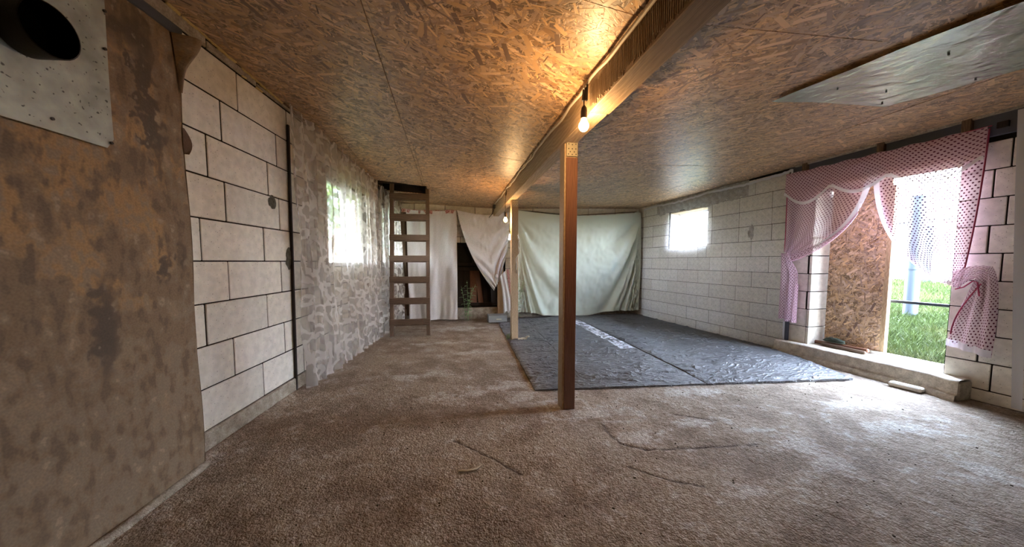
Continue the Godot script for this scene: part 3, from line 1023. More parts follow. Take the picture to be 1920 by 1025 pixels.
func panel(parent: Node3D, x0: float, x1: float, z0: float, z1: float, dy: float) -> void:
	var b := MB.new()
	var nx := maxi(2, int((x1 - x0) * 6))
	var nz := maxi(2, int((z1 - z0) * 5))
	var o := Vector2(rng.randf() * 2.0, rng.randf() * 2.0)
	var fx := 1.0 if rng.randf() < 0.5 else -1.0
	b.grid(nx, nz, func(i: int, j: int):
		var x := lerpf(x0, x1, float(i) / nx)
		var z := lerpf(z0, z1, float(j) / nz)
		return Vector3(x, ceil_y(x, z) + dy, z), func(i: int, j: int): return Vector2(lerpf(x0, x1, float(i) / nx) * fx, lerpf(z0, z1, float(j) / nz)) + o, true)
	b.grid(nx, nz, func(i: int, j: int):
		var x := lerpf(x0, x1, float(i) / nx)
		var z := lerpf(z0, z1, float(j) / nz)
		return Vector3(x, ceil_y(x, z) + dy + 0.012, z), func(i: int, j: int): return Vector2(i, j))
	for e in 4:
		var n := nx if e < 2 else nz
		for i in n:
			var p := []
			for t in [i, i + 1]:
				var x: float = lerpf(x0, x1, float(t) / n) if e < 2 else [x0, x1][e - 2]
				var z: float = lerpf(z0, z1, float(t) / n) if e >= 2 else [z0, z1][e]
				p.append(Vector3(x, ceil_y(x, z) + dy, z))
			b.quad(p[0], p[1], p[1] + Vector3(0, 0.012, 0), p[0] + Vector3(0, 0.012, 0), [Vector3.FORWARD, Vector3.BACK, Vector3.LEFT, Vector3.RIGHT][e])
	put("osb_panel", b.mesh(), mt.osb, parent)

# a timber with its length along local y, laid along -z
func lay() -> Basis:
	return Basis(Vector3.RIGHT, Vector3(0, 0, -1), Vector3(0, 1, 0))

func build_beam() -> void:
	var far := put("ceiling_beam", cbox(Vector3(BX1 - BX0, 4.98, 0.187), 0.004), mt.beam_wood, self, Vector3((BX0 + BX1) / 2, 2.168, -4.51), lay())
	tag(far, "long pale timber ceiling beam running from the hanging bulb to the back wall", "beam", "ceiling beams")
	var nb := thing("ceiling_beam", "thick rough-sawn timber ceiling beam nearest the camera, above and right of the near bulb", "beam", Transform3D(), "ceiling beams")
	put("timber", cbox(Vector3(0.128, 3.9, 0.19), 0.004), mt.beam_grey, nb, Vector3(0.897, 2.166, -0.055), lay())
	# saw ridges on the side of the near timber
	var rb := MB.new()
	for k in 130:
		var z := -1.96 + k * 0.0135
		rb.box(Vector3(0.8325, 2.155 + rng.randf_range(-0.006, 0.006), z), Vector3(0.004, 0.13 + rng.randf_range(-0.03, 0.02), 0.006), 0.001)
	put("saw_ridges", rb.mesh(), mt.beam_grey, nb)
	# posts
	var posts := [[0.912, -2.595, 0.104, 0.11, "square timber post with a rust-red front face nearest the camera, under the beam"], [0.93, -5.0, 0.10, 0.11, "square pale timber post standing at the left edge of the black mats"]]
	for k in 2:
		var q: Array = posts[k]
		var p := thing("support_post", q[4], "post", Transform3D(Basis(), Vector3(q[0], 0, q[1])), "support posts under the beam")
		put("shaft", one_box(Vector3(0, 1.036, 0), Vector3(q[2], 2.076, q[3]), 0.004), mt.pine, p)
		if k == 0:
			put("front_board", one_box(Vector3(0.006, 0.985, q[3] / 2 + 0.004), Vector3(0.09, 1.965, 0.014), 0.002), mt.stained_wood, p).set_meta("label", "red-brown stained front board")
		var pl := MB.new()
		var zf: float = q[3] / 2 + (0.014 if k == 0 else 0.003)
		pl.box(Vector3(0.004, 2.03, zf), Vector3(0.088, 0.11, 0.003), 0.001)
		var br := put("bracket_plate", pl.mesh(), mt.plate_metal, p)
		var hb := MB.new()
		for h in [[-0.028, 0.035], [0.028, 0.035], [0.0, 0.03], [-0.028, 0.0], [0.028, 0.0], [0.0, 0.0], [-0.016, -0.022], [0.016, -0.022], [-0.03, -0.04], [0.03, -0.04], [0.0, -0.042]]:
			hb.tube([Vector3(0.004 + h[0], 2.03 + h[1], zf + 0.0005), Vector3(0.004 + h[0], 2.03 + h[1], zf + 0.002)], [0.0045, 0.0045], 8)
		put("nail_holes", hb.mesh(), mt.screw, br).set_meta("kind", "stuff")
	var p3 := thing("support_post", "timber post by the back wall beside the tied-back white curtain", "post", tb * Transform3D(Basis(), Vector3(1.50, 0, 0.12)), "support posts under the beam")
	put("shaft", one_box(Vector3(0, 1.03, 0), Vector3(0.12, 2.06, 0.10), 0.005), mt.pine, p3)
	# twisted cords hanging on the second post
	var wires := []
	for k in 14:
		var t := k / 13.0
		wires.append(Vector3(0.965 + 0.025 * sin(t * 5.0), 1.56 - 0.50 * t, -4.93 + 0.008 * sin(t * 17.0)))
	var cord := thing("frayed_rope", "frayed cord hanging down the front of the pale post beside the mats", "cord")
	put("strand", one_tube(wires, 0.007, 6), mt.rope, cord)
	put("strand", one_tube(wires.map(func(p): return p + Vector3(0.014 * sin(p.y * 30.0), 0.01, 0.012)), 0.005, 6), mt.cable, cord)
	put("hook", one_box(Vector3(0.955, 1.03, -4.938), Vector3(0.025, 0.05, 0.012), 0.003), mt.rope, cord)

func bulb_lamp(at: Vector3, hang: float, label: String, energy: float) -> void:
	var l := thing("hanging_bulb", label, "light bulb", Transform3D(Basis(), at), "bare bulbs on the beam cable")
	var g := MB.new()
	var prof := [[-0.033, 0.002], [-0.031, 0.012], [-0.025, 0.021], [-0.012, 0.029], [0.0, 0.031], [0.012, 0.029], [0.026, 0.021], [0.038, 0.016], [0.048, 0.0145]]
	g.tube(prof.map(func(q): return Vector3(0, q[0], 0)), prof.map(func(q): return q[1]), 16)
	var m := material("bulb_glow_%s" % hang, Color(1, 0.9, 0.7), 0.4)
	m.emission_enabled = true
	m.emission = Color(1.0, 0.80, 0.50)
	m.emission_energy_multiplier = 4.0
	put("glass_bulb", g.mesh(), m, l)
	var s := MB.new()
	s.tube([Vector3(0, 0.044, 0), Vector3(0, 0.05, 0), Vector3(0, 0.085, 0), Vector3(0, 0.105, 0), Vector3(0, 0.118, 0)], [0.016, 0.019, 0.019, 0.015, 0.005], 14)
	put("socket", s.mesh(), mt.cap_brown, l)
	put("flex", one_tube([Vector3(0, 0.116, 0), Vector3(-0.004, 0.116 + hang * 0.4, 0.006), Vector3(0.006, 0.116 + hang * 0.75, -0.003), Vector3(0.02, 0.116 + hang, 0.0)], 0.0035, 6), mt.black, l)
	var o := OmniLight3D.new()
	o.name = "bulb_light"
	o.light_color = Color(1.0, 0.80, 0.56)
	o.light_energy = energy
	o.light_size = 0.03
	o.omni_range = 14.0
	o.omni_attenuation = 2.0
	o.shadow_enabled = true
	l.add_child(o)

func build_lamps() -> void:
	bulb_lamp(Vector3(0.79, 1.985, -1.985), 0.12, "lit bare bulb hanging from the beam nearest the camera", 0.12)
	bulb_lamp(Vector3(0.80, 1.785, -5.0), 0.30, "lit bare bulb hanging near the back in front of the white curtain", 0.12)
	var pts := []
	for k in 90:
		var z := -6.35 + k * 0.09
		pts.append(Vector3(0.8165 - 0.003 * sin(k * 1.7), 2.232 + 0.008 * sin(k * 0.55) + 0.006 * sin(k * 1.3), z))
	var c := thing("power_cable", "pale electric cable fixed along the upper left edge of the beam", "cable")
	put("sheath", one_tube(pts, 0.0095, 8), mt.cable, c)
	for z in [-5.0, -2.03, -3.4, -0.9]:
		put("clip", one_box(Vector3(0.815, 2.236, z), Vector3(0.028, 0.028, 0.016), 0.003), mt.cable, c)
	for q in [[-2.03, 0.06], [-2.0, 0.075], [-2.06, 0.05], [-5.02, 0.06]]:
		put("taped_end", one_tube([Vector3(0.815, 2.23, q[0]), Vector3(0.808, 2.19, q[0] + 0.012), Vector3(0.80, 2.23 - q[1] - 0.03, q[0] + 0.03)], 0.006, 6), mt.black, c)
	put("junction", one_box(Vector3(0.80, 2.19, -6.33), Vector3(0.05, 0.07, 0.05), 0.008), mt.black, c)
	put("drop_wire", one_tube([Vector3(0.81, 2.17, -6.33), Vector3(0.76, 2.05, -6.3), Vector3(0.70, 1.98, -6.28)], 0.006, 6), mt.black, c)

func build_stove() -> void:
	var s := thing("flue_casing", "tall rust-brown stained sheet casing standing against the block wall at far left", "stove casing", tl)
	var nn := noise(1.4, 401, 3)
	var b := MB.new()
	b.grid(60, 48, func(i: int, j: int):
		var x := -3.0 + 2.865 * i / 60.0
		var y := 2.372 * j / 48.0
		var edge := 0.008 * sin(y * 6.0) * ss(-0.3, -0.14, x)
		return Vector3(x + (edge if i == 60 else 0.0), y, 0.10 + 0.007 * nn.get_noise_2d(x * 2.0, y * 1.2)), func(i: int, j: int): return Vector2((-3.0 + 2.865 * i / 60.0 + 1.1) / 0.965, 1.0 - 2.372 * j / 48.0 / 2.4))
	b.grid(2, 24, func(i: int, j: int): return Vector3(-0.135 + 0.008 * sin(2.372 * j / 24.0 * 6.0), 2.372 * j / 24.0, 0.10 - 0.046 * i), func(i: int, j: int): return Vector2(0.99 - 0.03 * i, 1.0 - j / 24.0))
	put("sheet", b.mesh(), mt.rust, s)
	put("foot_fillet", one_tube([Vector3(-3.0, 0.0, 0.105), Vector3(-1.2, 0.004, 0.11), Vector3(-0.6, 0.0, 0.115), Vector3(-0.13, 0.004, 0.10)], 0.024, 10), mt.plinth, s)
	put("ledge", one_box(Vector3(-1.57, 2.405, 0.055), Vector3(2.9, 0.05, 0.12), 0.006, Basis(Vector3.RIGHT, 0.25)), mt.lintel_grey, s)
	# peeled corner
	var f := MB.new()
	f.grid(8, 12, func(i: int, j: int):
		var u := i / 8.0
		var v := j / 12.0
		var x0 := lerpf(-0.150, -0.185, v)
		var x1 := lerpf(-0.138, -0.050, ss(0.25, 1.0, v))
		return Vector3(lerpf(x0, x1, u), 2.08 + lerpf(0.285, 0.315, u) * v, 0.108 + 0.055 * v * sin(PI * u * 0.9) + 0.03 * u * v), func(i: int, j: int): return Vector2(0.88 + 0.1 * i / 8.0, 0.16 - 0.14 * j / 12.0))
	put("peeled_corner", f.mesh(), mt.rust, s)
	var f2 := MB.new()
	f2.grid(4, 8, func(i: int, j: int):
		var v := j / 8.0
		return Vector3(-0.145 + 0.045 * (i / 4.0) * sin(PI * v * 0.85 + 0.2), 1.76 + 0.14 * v, 0.10 + 0.02 * i / 4.0 * (1.0 - v)), func(i: int, j: int): return Vector2(0.95, 0.26 - 0.05 * j / 8.0))
	put("torn_tongue", f2.mesh(), mt.rust_plain, s)
	# zinc plate with the flue stub
	var hole := Vector2(-0.79, 1.99)
	put("zinc_plate", plate_mesh(hole), mt.zinc, s)
	var t := MB.new()
	t.tube([Vector3(hole.x, hole.y, 0.05), Vector3(hole.x, hole.y, 0.205)], [0.09, 0.09], 32, false)
	t.tube([Vector3(hole.x, hole.y, 0.205), Vector3(hole.x, hole.y, 0.206)], [0.09, 0.086], 32, false)
	put("flue_stub", t.mesh(), mt.pipe_metal, s)
	put("flue_lining", open_lining(hole), mt.soot, s)
	for q in [[-0.525, 2.08], [-0.73, 1.71], [-0.528, 1.69], [-0.515, 2.24]]:
		put("screw", one_tube([Vector3(q[0], q[1], 0.114), Vector3(q[0], q[1], 0.121)], 0.006, 8), mt.screw, s)

func plate_mesh(hole: Vector2) -> ArrayMesh:
	var p := MB.new()
	var seg := 48
	p.grid(seg, 6, func(i: int, j: int):
		var an := TAU * i / seg
		var d := Vector2(cos(an), sin(an))
		var k := 1.0 / maxf(absf(d.x) / (0.28 if d.x > 0 else 0.45), absf(d.y) / (0.36 if d.y > 0 else 0.325))
		var r := lerpf(0.088, k, j / 6.0)
		var q := hole + d * r
		return Vector3(q.x, q.y, 0.113 + 0.004 * sin(q.x * 9.0 + q.y * 5.0)), func(i: int, j: int):
		var an := TAU * i / seg
		var d := Vector2(cos(an), sin(an))
		var k := 1.0 / maxf(absf(d.x) / (0.28 if d.x > 0 else 0.45), absf(d.y) / (0.36 if d.y > 0 else 0.325))
		return d * lerpf(0.088, k, j / 6.0), true)
	return p.mesh()

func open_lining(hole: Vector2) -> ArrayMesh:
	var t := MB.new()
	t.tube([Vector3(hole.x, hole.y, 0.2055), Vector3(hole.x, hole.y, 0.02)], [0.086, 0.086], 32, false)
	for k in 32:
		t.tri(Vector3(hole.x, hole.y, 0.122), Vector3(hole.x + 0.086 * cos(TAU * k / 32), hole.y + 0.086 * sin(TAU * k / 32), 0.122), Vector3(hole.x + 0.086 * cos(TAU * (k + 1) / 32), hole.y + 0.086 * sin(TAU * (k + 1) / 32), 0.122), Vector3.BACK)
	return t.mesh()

func build_ladder() -> void:
	var l := thing("wooden_ladder", "brown wooden ladder with flat plank rungs leaning into the ceiling hatch", "ladder")
	var a := Vector3(-0.925, 0.0, -5.52)
	var top := Vector3(-0.925, 2.62, -5.86)
	var d := (top - a).normalized()
	var bs := Basis(Vector3.RIGHT, d, Vector3.RIGHT.cross(d))
	for x in [0.0, 0.555]:
		put("rail", cbox(Vector3(0.055, 2.62, 0.09), 0.004), mt.old_wood, l, (a + top) / 2 + Vector3(x + 0.01, 0.0, 0), bs)
	for k in 8:
		var y := 0.235 + 0.331 * k
		var p := a + d * (y / d.y) + Vector3(0.287, 0, 0.054)
		put("rung", cbox(Vector3(0.092, 0.615, 0.028), 0.003), mt.old_wood, l, p, Basis(Vector3(0, 1, 0), Vector3(-1, 0, 0), Vector3(0, 0, 1)))
		if k < 7:
			put("tread", cbox(Vector3(0.075, 0.50, 0.024), 0.003), mt.old_wood, l, p + Vector3(0, -0.05, -0.05), Basis(Vector3(0, 0, 1), Vector3(-1, 0, 0), Vector3(0, -1, 0)))

# ---------------------------------------------------------------- cloth
func sheet(nu: int, nv: int, fn: Callable, ufn: Callable) -> ArrayMesh:
	var b := MB.new()
	b.grid(nu, nv, func(i: int, j: int): return fn.call(float(i) / nu, float(j) / nv), func(i: int, j: int): return ufn.call(float(i) / nu, float(j) / nv))
	return b.mesh()

func build_lace() -> void:
	var nn := noise(2.2, 501, 2)
	for q in [[0.90, 3.30, 1, "grey-white leafy lace curtain hanging over the large window in the left wall"], [3.42, 4.72, 2, "grey-white lace curtain over the far left window behind the ladder"]]:
		var s0: float = q[0]
		var s1: float = q[1]
		var k: int = q[2]
		var t := thing("lace_curtain", q[3], "curtain", tl, "lace curtains on the left wall")
		put("cloth", sheet(int((s1 - s0) * 60), 40, func(u: float, v: float):
			var s := lerpf(s0, s1, u)
			if k == 1:
				s += lerpf(0.0, 0.13, v) * (1.0 - u) * ss(0.0, 0.6, v)
			var w := tl * Vector3(s, 0, 0.09)
			var yt := minf(ceil_y(w.x, w.z) - 0.02, 2.50) - 0.01 * absf(sin(s * 16.0))
			var amp := 0.028 + 0.018 * v
			var z := 0.095 + amp * (sin(s * 36.0 + 1.6 * nn.get_noise_2d(s * 2.0, v)) * 0.7 + 0.8 * nn.get_noise_2d(s * 4.0, v * 0.7)) + 0.02 * v
			return Vector3(s, lerpf(yt, 0.018 + 0.012 * nn.get_noise_2d(s * 6.0, 9.0), v), z),
			func(u: float, v: float): return Vector2(lerpf(s0, s1, u) * 1.15, v * 2.2)), mt.lace, t)
		put("heading_rail", one_tube([tl.affine_inverse() * (tl * Vector3(s0, 0, 0.07) + Vector3(0, rail_y(s0), 0)), Vector3((s0 + s1) / 2, rail_y((s0 + s1) / 2), 0.07), Vector3(s1, rail_y(s1), 0.07)], 0.008, 8), mt.old_wood, t)
	var bt := put("gap_shade_strip", one_box(Vector3(0, 1.19, 0), Vector3(0.024, 2.36, 0.02), 0.004), mt.dark_wood, self, tl * Vector3(0.995, 0.0, 0.014), tl.basis * Basis(Vector3.BACK, -0.02))  # dark strip standing in for the shaded gap beside the lace
	tag(bt, "thin dark strip for the shaded gap at the near edge of the big lace curtain", "shade_strip")

func rail_y(s: float) -> float:
	var w := tl * Vector3(s, 0, 0.07)
	return minf(ceil_y(w.x, w.z) - 0.03, 2.49)

func build_net() -> void:
	var nn := noise(1.6, 511, 2)
	var t := thing("net_curtain", "thin white net sheet spread over the right wall and its small window", "curtain", tr, "white net sheets on the right wall")
	var top := func(x: float) -> float:
		var w := tr * Vector3(x, 0, 0.06)
		return ceil_y(w.x, w.z) - 0.035 - 0.025 * absf(sin((x + 1.66) * 2.4)) - 0.02 * absf(nn.get_noise_1d(x * 3.0))
	put("cloth", sheet(110, 30, func(u: float, v: float):
		var x := lerpf(-4.66, -1.655, u)
		return Vector3(x, lerpf(top.call(x), 0.03, v), 0.055 + 0.012 * nn.get_noise_2d(x * 4.0, v) + 0.008 * sin(x * 21.0) * (0.3 + v)), func(u: float, v: float): return Vector2(u * 3.15, v * 2.3)), mt.net, t)
	put("top_hem", sheet(110, 2, func(u: float, v: float):
		var x := lerpf(-4.66, -1.655, u)
		return Vector3(x, top.call(x) + 0.006 - 0.032 * v, 0.060 + 0.012 * nn.get_noise_2d(x * 4.0, 0.0)), func(u: float, v: float): return Vector2(u, v)), mt.net_hem, t)
	put("side_hem", sheet(2, 30, func(u: float, v: float): return Vector3(-1.675 + 0.025 * u, lerpf(top.call(-1.66), 0.03, v), 0.062), func(u: float, v: float): return Vector2(u, v)), mt.net_hem, t)
	var bt := put("gap_shade_strip", one_box(Vector3(0, 1.12, 0), Vector3(0.05, 2.22, 0.05), 0.005), mt.lintel_grey, self, tr * Vector3(-1.665, 0.0, 0.022), tr.basis)  # grey upright put in as the corner shadow by the net edge
	tag(bt, "dark grey upright strip for the corner shadow at the near edge of the net sheet", "shade_strip")
	var t2 := thing("net_curtain", "white net sheet hanging at the right edge of the picture", "curtain", tr, "white net sheets on the right wall")
	put("cloth", sheet(30, 24, func(u: float, v: float):
		var x := lerpf(0.03 + 0.10 * v, 1.3, u)
		return Vector3(x, lerpf(2.33, 0.04, v), 0.10 + 0.02 * sin(x * 30.0) + 0.01 * v), func(u: float, v: float): return Vector2(u * 1.3, v * 2.3)), mt.net, t2)
	put("side_hem", sheet(2, 24, func(u: float, v: float):
		var x: float = 0.03 + 0.10 * v + 0.05 * u
		return Vector3(x, lerpf(2.33, 0.04, v), 0.103 + 0.02 * sin(x * 30.0) + 0.01 * v), func(u: float, v: float): return Vector2(u, v)), mt.net_hem, t2)

func bez(a: Vector2, b: Vector2, c: Vector2, t: float) -> Vector2:
	return a * (1 - t) * (1 - t) + b * 2 * t * (1 - t) + c * t * t

func build_voile() -> void:
	# s is measured from the near jamb towards the back; local x = -s
	var t := thing("dotted_curtain", "pink dotted voile curtain with swags tied back at both sides of the doorway", "curtain", tr)
	var left := func(u: float, v: float) -> Vector2:
		return bez(Vector2(lerpf(1.70, 0.84, u), 2.25), Vector2(lerpf(1.69, 0.78, u), lerpf(1.75, 1.50, u)), Vector2(lerpf(1.69, 1.60, u), lerpf(1.30, 1.23, u)), v)
	var right := func(u: float, v: float) -> Vector2:
		return bez(Vector2(lerpf(0.115, 0.84, u), 2.25), Vector2(lerpf(0.13, 0.87, u), lerpf(1.5, 1.40, u)), Vector2(lerpf(0.20, 0.295, u), lerpf(0.95, 0.99, u)), v)
	for side in [left, right]:
		var nm := "tied_panel"
		put(nm, sheet(36, 36, func(u: float, v: float):
			var p: Vector2 = side.call(u, v)
			return Vector3(-p.x, p.y, 0.075 + 0.012 * sin(u * 26.0) * (0.3 + v) + 0.02 * u * v), func(u: float, v: float): return Vector2(u * 0.86, v * 1.15)), mt.voile, t)
		put("inner_hem", sheet(2, 36, func(u: float, v: float):
			var p: Vector2 = side.call(1.0, v)
			var q: Vector2 = side.call(0.93, v)
			var r: Vector2 = p.lerp(q, u * (1.0 - 0.4 * v))
			return Vector3(-r.x, r.y, 0.080 + 0.012 * sin(26.0) * (0.3 + v) + 0.02 * v), func(u: float, v: float): return Vector2(u, v)), mt.voile_hem, t)
		var edge := []
		for k in 20:
			var p: Vector2 = side.call(0.0, k / 19.0)
			edge.append(Vector3(-p.x, p.y, 0.08))
		put("edge_binding", one_tube(edge, 0.005, 6), mt.voile_edge, t)
	# rolled gather of the left panel, along its lower edge
	put("gather_roll", sheet(24, 10, func(u: float, v: float):
		var p: Vector2 = left.call(1.0, lerpf(0.42, 1.0, u))
		var a := v * TAU * 0.9
		var r := lerpf(0.02, 0.05, u)
		return Vector3(-p.x + r * 0.5 * cos(a), p.y - 0.01 + r * sin(a), 0.09 + r * 0.6 * cos(a)), func(u: float, v: float): return Vector2(u * 0.9, v * 0.3)), mt.voile, t)
	# three swags of the valance
	for q in [[1.70, 1.19, 0.40], [1.19, 0.70, 0.36], [0.70, 0.115, 0.40]]:
		var depth := func(u: float) -> float: return 0.24 + (q[2] - 0.24) * sin(PI * u) + (0.02 if u < 0.02 or u > 0.98 else 0.0)
		put("swag", sheet(30, 16, func(u: float, v: float):
			var s: float = lerpf(q[0], q[1], u)
			return Vector3(-s, 2.262 - depth.call(u) * v + 0.006 * sin(s * 25.0) * (1.0 - v), 0.105 + 0.02 * sin(v * 9.0) * sin(PI * u) + 0.01 * v), func(u: float, v: float): return Vector2(lerpf(q[0], q[1], u), v * (0.30 + 0.1 * sin(PI * u)))), mt.voile, t)
		put("swag_hem", sheet(30, 2, func(u: float, v: float):
			var s: float = lerpf(q[0], q[1], u)
			return Vector3(-s, 2.262 - depth.call(u) + 0.035 * v - 0.005, 0.125 + 0.02 * sin(9.0) * sin(PI * u)), func(u: float, v: float): return Vector2(u, v)), mt.voile_hem, t)
	# hanging tails below the ties
	put("tail", sheet(20, 24, func(u: float, v: float):
		var wd := lerpf(0.09, 0.22, ss(0.0, 0.35, v))
		var s := lerpf(1.70, 1.70 - wd, u) + 0.01 * v
		return Vector3(-s, lerpf(1.27, 0.45, v) + 0.03 * u * (1.0 - v), 0.10 + 0.03 * sin(u * 15.0) * (1.0 - 0.4 * v)), func(u: float, v: float): return Vector2(u * 0.5, v * 0.85)), mt.voile, t)
	put("tail", sheet(20, 12, func(u: float, v: float):
		var s := lerpf(1.66, 1.52, u)
		return Vector3(-s, lerpf(0.9, 0.42, v), 0.07 + 0.02 * sin(u * 11.0)), func(u: float, v: float): return Vector2(u * 0.4, v * 0.5)), mt.voile, t)
	put("tie_band", sheet(16, 4, func(u: float, v: float):
		var a := u * TAU
		return Vector3(-1.655 + 0.055 * cos(a), 1.255 + 0.02 * v - 0.012 * cos(a), 0.10 + 0.045 * sin(a)), func(u: float, v: float): return Vector2(u * 0.3, v * 0.05)), mt.voile, t)
	# right tie: the panel doubles back over the hook, then falls
	put("tie_loop", sheet(24, 14, func(u: float, v: float):
		var p := bez(Vector2(lerpf(0.20, 0.29, v), lerpf(0.955, 1.0, v)), Vector2(lerpf(0.12, 0.15, v), lerpf(1.02, 1.18, v)), Vector2(lerpf(0.085, 0.03, v), lerpf(1.06, 1.14, v)), u)
		return Vector3(-p.x, p.y, 0.10 + 0.04 * sin(u * PI) + 0.012 * sin(v * 14.0)), func(u: float, v: float): return Vector2(u * 0.3, v * 0.3)), mt.voile, t)
	put("tail", sheet(28, 30, func(u: float, v: float):
		var p := bez(Vector2(lerpf(0.095, 0.03, u), lerpf(1.05, 1.14, u)), Vector2(lerpf(0.17, -0.045, u), lerpf(0.85, 1.0, u)), Vector2(lerpf(0.235, -0.01, u), lerpf(0.455, 0.40, u)), v)
		return Vector3(-p.x, p.y, 0.11 + 0.022 * sin(u * 17.0) * (1.0 - 0.3 * v)), func(u: float, v: float): return Vector2(u * 0.55, v * 0.75)), mt.voile, t)
	put("tail_hem", sheet(28, 2, func(u: float, v: float):
		var y := lerpf(0.455, 0.40, u)
		return Vector3(-lerpf(0.235, -0.01, u), y + 0.06 * v, 0.114 + 0.0154 * sin(u * 17.0)), func(u: float, v: float): return Vector2(u, v)), mt.voile_hem, t)
	var eb := []
	for k in 12:
		var v := k / 11.0
		eb.append(Vector3(-lerpf(0.06, 0.20, sin(v * 1.5)), lerpf(1.0, 0.56, v), 0.142))
	put("edge_binding", one_tube(eb, 0.005, 6), mt.voile_edge, t)
	put("edge_binding", one_tube([Vector3(-0.205, 0.945, 0.12), Vector3(-0.15, 0.965, 0.145), Vector3(-0.10, 1.02, 0.15), Vector3(-0.075, 1.01, 0.15), Vector3(-0.062, 0.90, 0.145)], 0.005, 6), mt.voile_edge, t)
	put("curtain_wire", one_tube([Vector3(-1.71, 2.262, 0.09), Vector3(-0.9, 2.25, 0.09), Vector3(-0.10, 2.265, 0.09)], 0.004, 6), mt.voile_edge, t)

func build_back_curtains() -> void:
	var nn := noise(1.5, 521, 2)
	var a := thing("white_curtain", "straight-hanging white lozenge-weave curtain with a red top band on the back wall", "curtain", tb, "white curtains on the back wall")
	put("cloth", sheet(70, 40, func(u: float, v: float):
		var s := lerpf(-0.33 + 0.02 * v, 0.635, u)
		var yt := 2.185 - 0.02 * sin(u * PI)
		return Vector3(s, lerpf(yt, 0.018, v), 0.155 + 0.03 * sin(s * 15.0 + 2.0 * nn.get_noise_2d(s * 2.0, v)) * (0.4 + v) + 0.02 * nn.get_noise_2d(s * 3.0, v * 2.0) - 0.25 * ss(0.35, 1.0, v) * ss(0.35, 0.0, u) * 0.2), func(u: float, v: float): return Vector2(u * 0.96, v * 2.17)), mt.white_cloth, a)
	put("top_band", sheet(40, 2, func(u: float, v: float):
		var s := lerpf(-0.42, 0.635, u)
		return Vector3(s, 2.20 - 0.02 * sin(u * PI) - 0.07 * v + 0.006 * sin(s * 30.0), 0.156 + 0.02 * sin(s * 15.0)), func(u: float, v: float): return Vector2(u, v * 0.15)), mt.red_hem, a)
	var brown := put("dark_drape", sheet(14, 24, func(u: float, v: float):
		var s := lerpf(-0.50 + 0.02 * v, -0.30 + 0.02 * v + 0.05 * ss(0.4, 1.0, v), u)
		return Vector3(s, lerpf(2.17, 0.10, v), 0.07 + 0.025 * sin(u * 13.0)), func(u: float, v: float): return Vector2(u * 0.2, v * 2.0)), mt.rust_plain, self, tb.origin, tb.basis)
	tag(brown, "narrow dark brown drape in the back left corner beside the white curtain", "curtain")
	var b := thing("white_curtain", "white lozenge-weave curtain swept aside and tied to the post at the back", "curtain", tb, "white curtains on the back wall")
	var side := func(u: float, v: float) -> Vector2:
		return bez(Vector2(lerpf(0.645, 1.68, u), 2.185 - 0.07 * sin(PI * u) - 0.02 * u), Vector2(lerpf(0.80, 1.72, u), lerpf(1.30, 1.55, u)), Vector2(lerpf(1.36, 1.47, u), lerpf(0.60, 0.82, u)), v)
	put("cloth", sheet(60, 44, func(u: float, v: float):
		var p: Vector2 = side.call(u, v)
		var c: float = v / maxf(0.15, 1.0 - 0.5 * absf(2.0 * u - 1.0))
		return Vector3(p.x, p.y, 0.21 + 0.045 * sin(c * 17.0 + 2.0 * u) * (0.5 + 0.5 * v) + 0.015 * nn.get_noise_2d(u * 5.0, v * 5.0) + 0.05 * v), func(u: float, v: float): return Vector2(u * 1.05, v * 1.7)), mt.white_cloth, b)
	put("tail", sheet(20, 24, func(u: float, v: float):
		var p := bez(Vector2(lerpf(1.47, 1.60, u), lerpf(0.88, 1.0, u)), Vector2(lerpf(1.56, 1.66, u), 0.6), Vector2(lerpf(1.55, 1.76, u), lerpf(0.06, 0.18, u) + 0.08 * absf(sin(u * 6.0))), v)
		return Vector3(p.x, p.y, 0.24 + 0.02 * sin(u * 12.0)), func(u: float, v: float): return Vector2(u * 0.3, v * 0.9)), mt.white_cloth, b)
	put("red_edge", sheet(4, 24, func(u: float, v: float):
		var p := bez(Vector2(lerpf(1.62, 1.66, u), 1.02), Vector2(lerpf(1.66, 1.70, u), 0.62), Vector2(lerpf(1.76, 1.80, u), 0.2), v)
		return Vector3(p.x, p.y, 0.235), func(u: float, v: float): return Vector2(u * 0.15, v * 0.9)), mt.red_hem, b)
	var kb := MB.new()
	kb.tube([Vector3(1.42, 0.855, 0.27), Vector3(1.42, 0.87, 0.27), Vector3(1.42, 0.895, 0.27), Vector3(1.42, 0.92, 0.27), Vector3(1.42, 0.935, 0.27)], [0.008, 0.03, 0.038, 0.03, 0.008], 12)
	put("tie_knot", kb.mesh(), mt.white_cloth, b)
	# pale green sheet slung from two corners
	var g := thing("green_sheet", "large pale green bed sheet slung from two corners across the back wall", "sheet", tb)
	var wx0 := 1.83
	var wx1 := 4.49
	put("cloth", sheet(140, 90, func(u: float, v: float):
		var top := 2.215 - 0.10 * sin(PI * u) * (1.0 - 0.25 * u)
		var bot := 0.14 - 0.10 * pow(maxf(0.0, sin(PI * minf(1.0, u * 1.15))), 1.5) + 0.012 * sin(u * 19.0)
		var x := lerpf(wx0, wx1, u) + 0.03 * sin(v * 3.0) * (u - 0.5)
		var hang := 4.0 * u * (1.0 - u)
		var c := v / (hang + 0.10)
		var fold := 0.55 * sin(c * 10.0 + 1.2 * sin(u * 3.0)) + 0.30 * sin(c * 19.0 + u * 5.0) + 0.25 * nn.get_noise_2d(u * 8.0, v * 5.0)
		var amp := 0.10 * ss(0.0, 0.25, v) * (0.5 + 0.5 * absf(2.0 * u - 0.9)) * ss(0.0, 0.10, u) * ss(1.0, 0.94, u)
		return Vector3(x, lerpf(top, bot, v), 0.19 + amp * fold + 0.02 * sin(PI * v)), func(u: float, v: float): return Vector2(u * 2.7, v * 2.1)), mt.green_cloth, g)
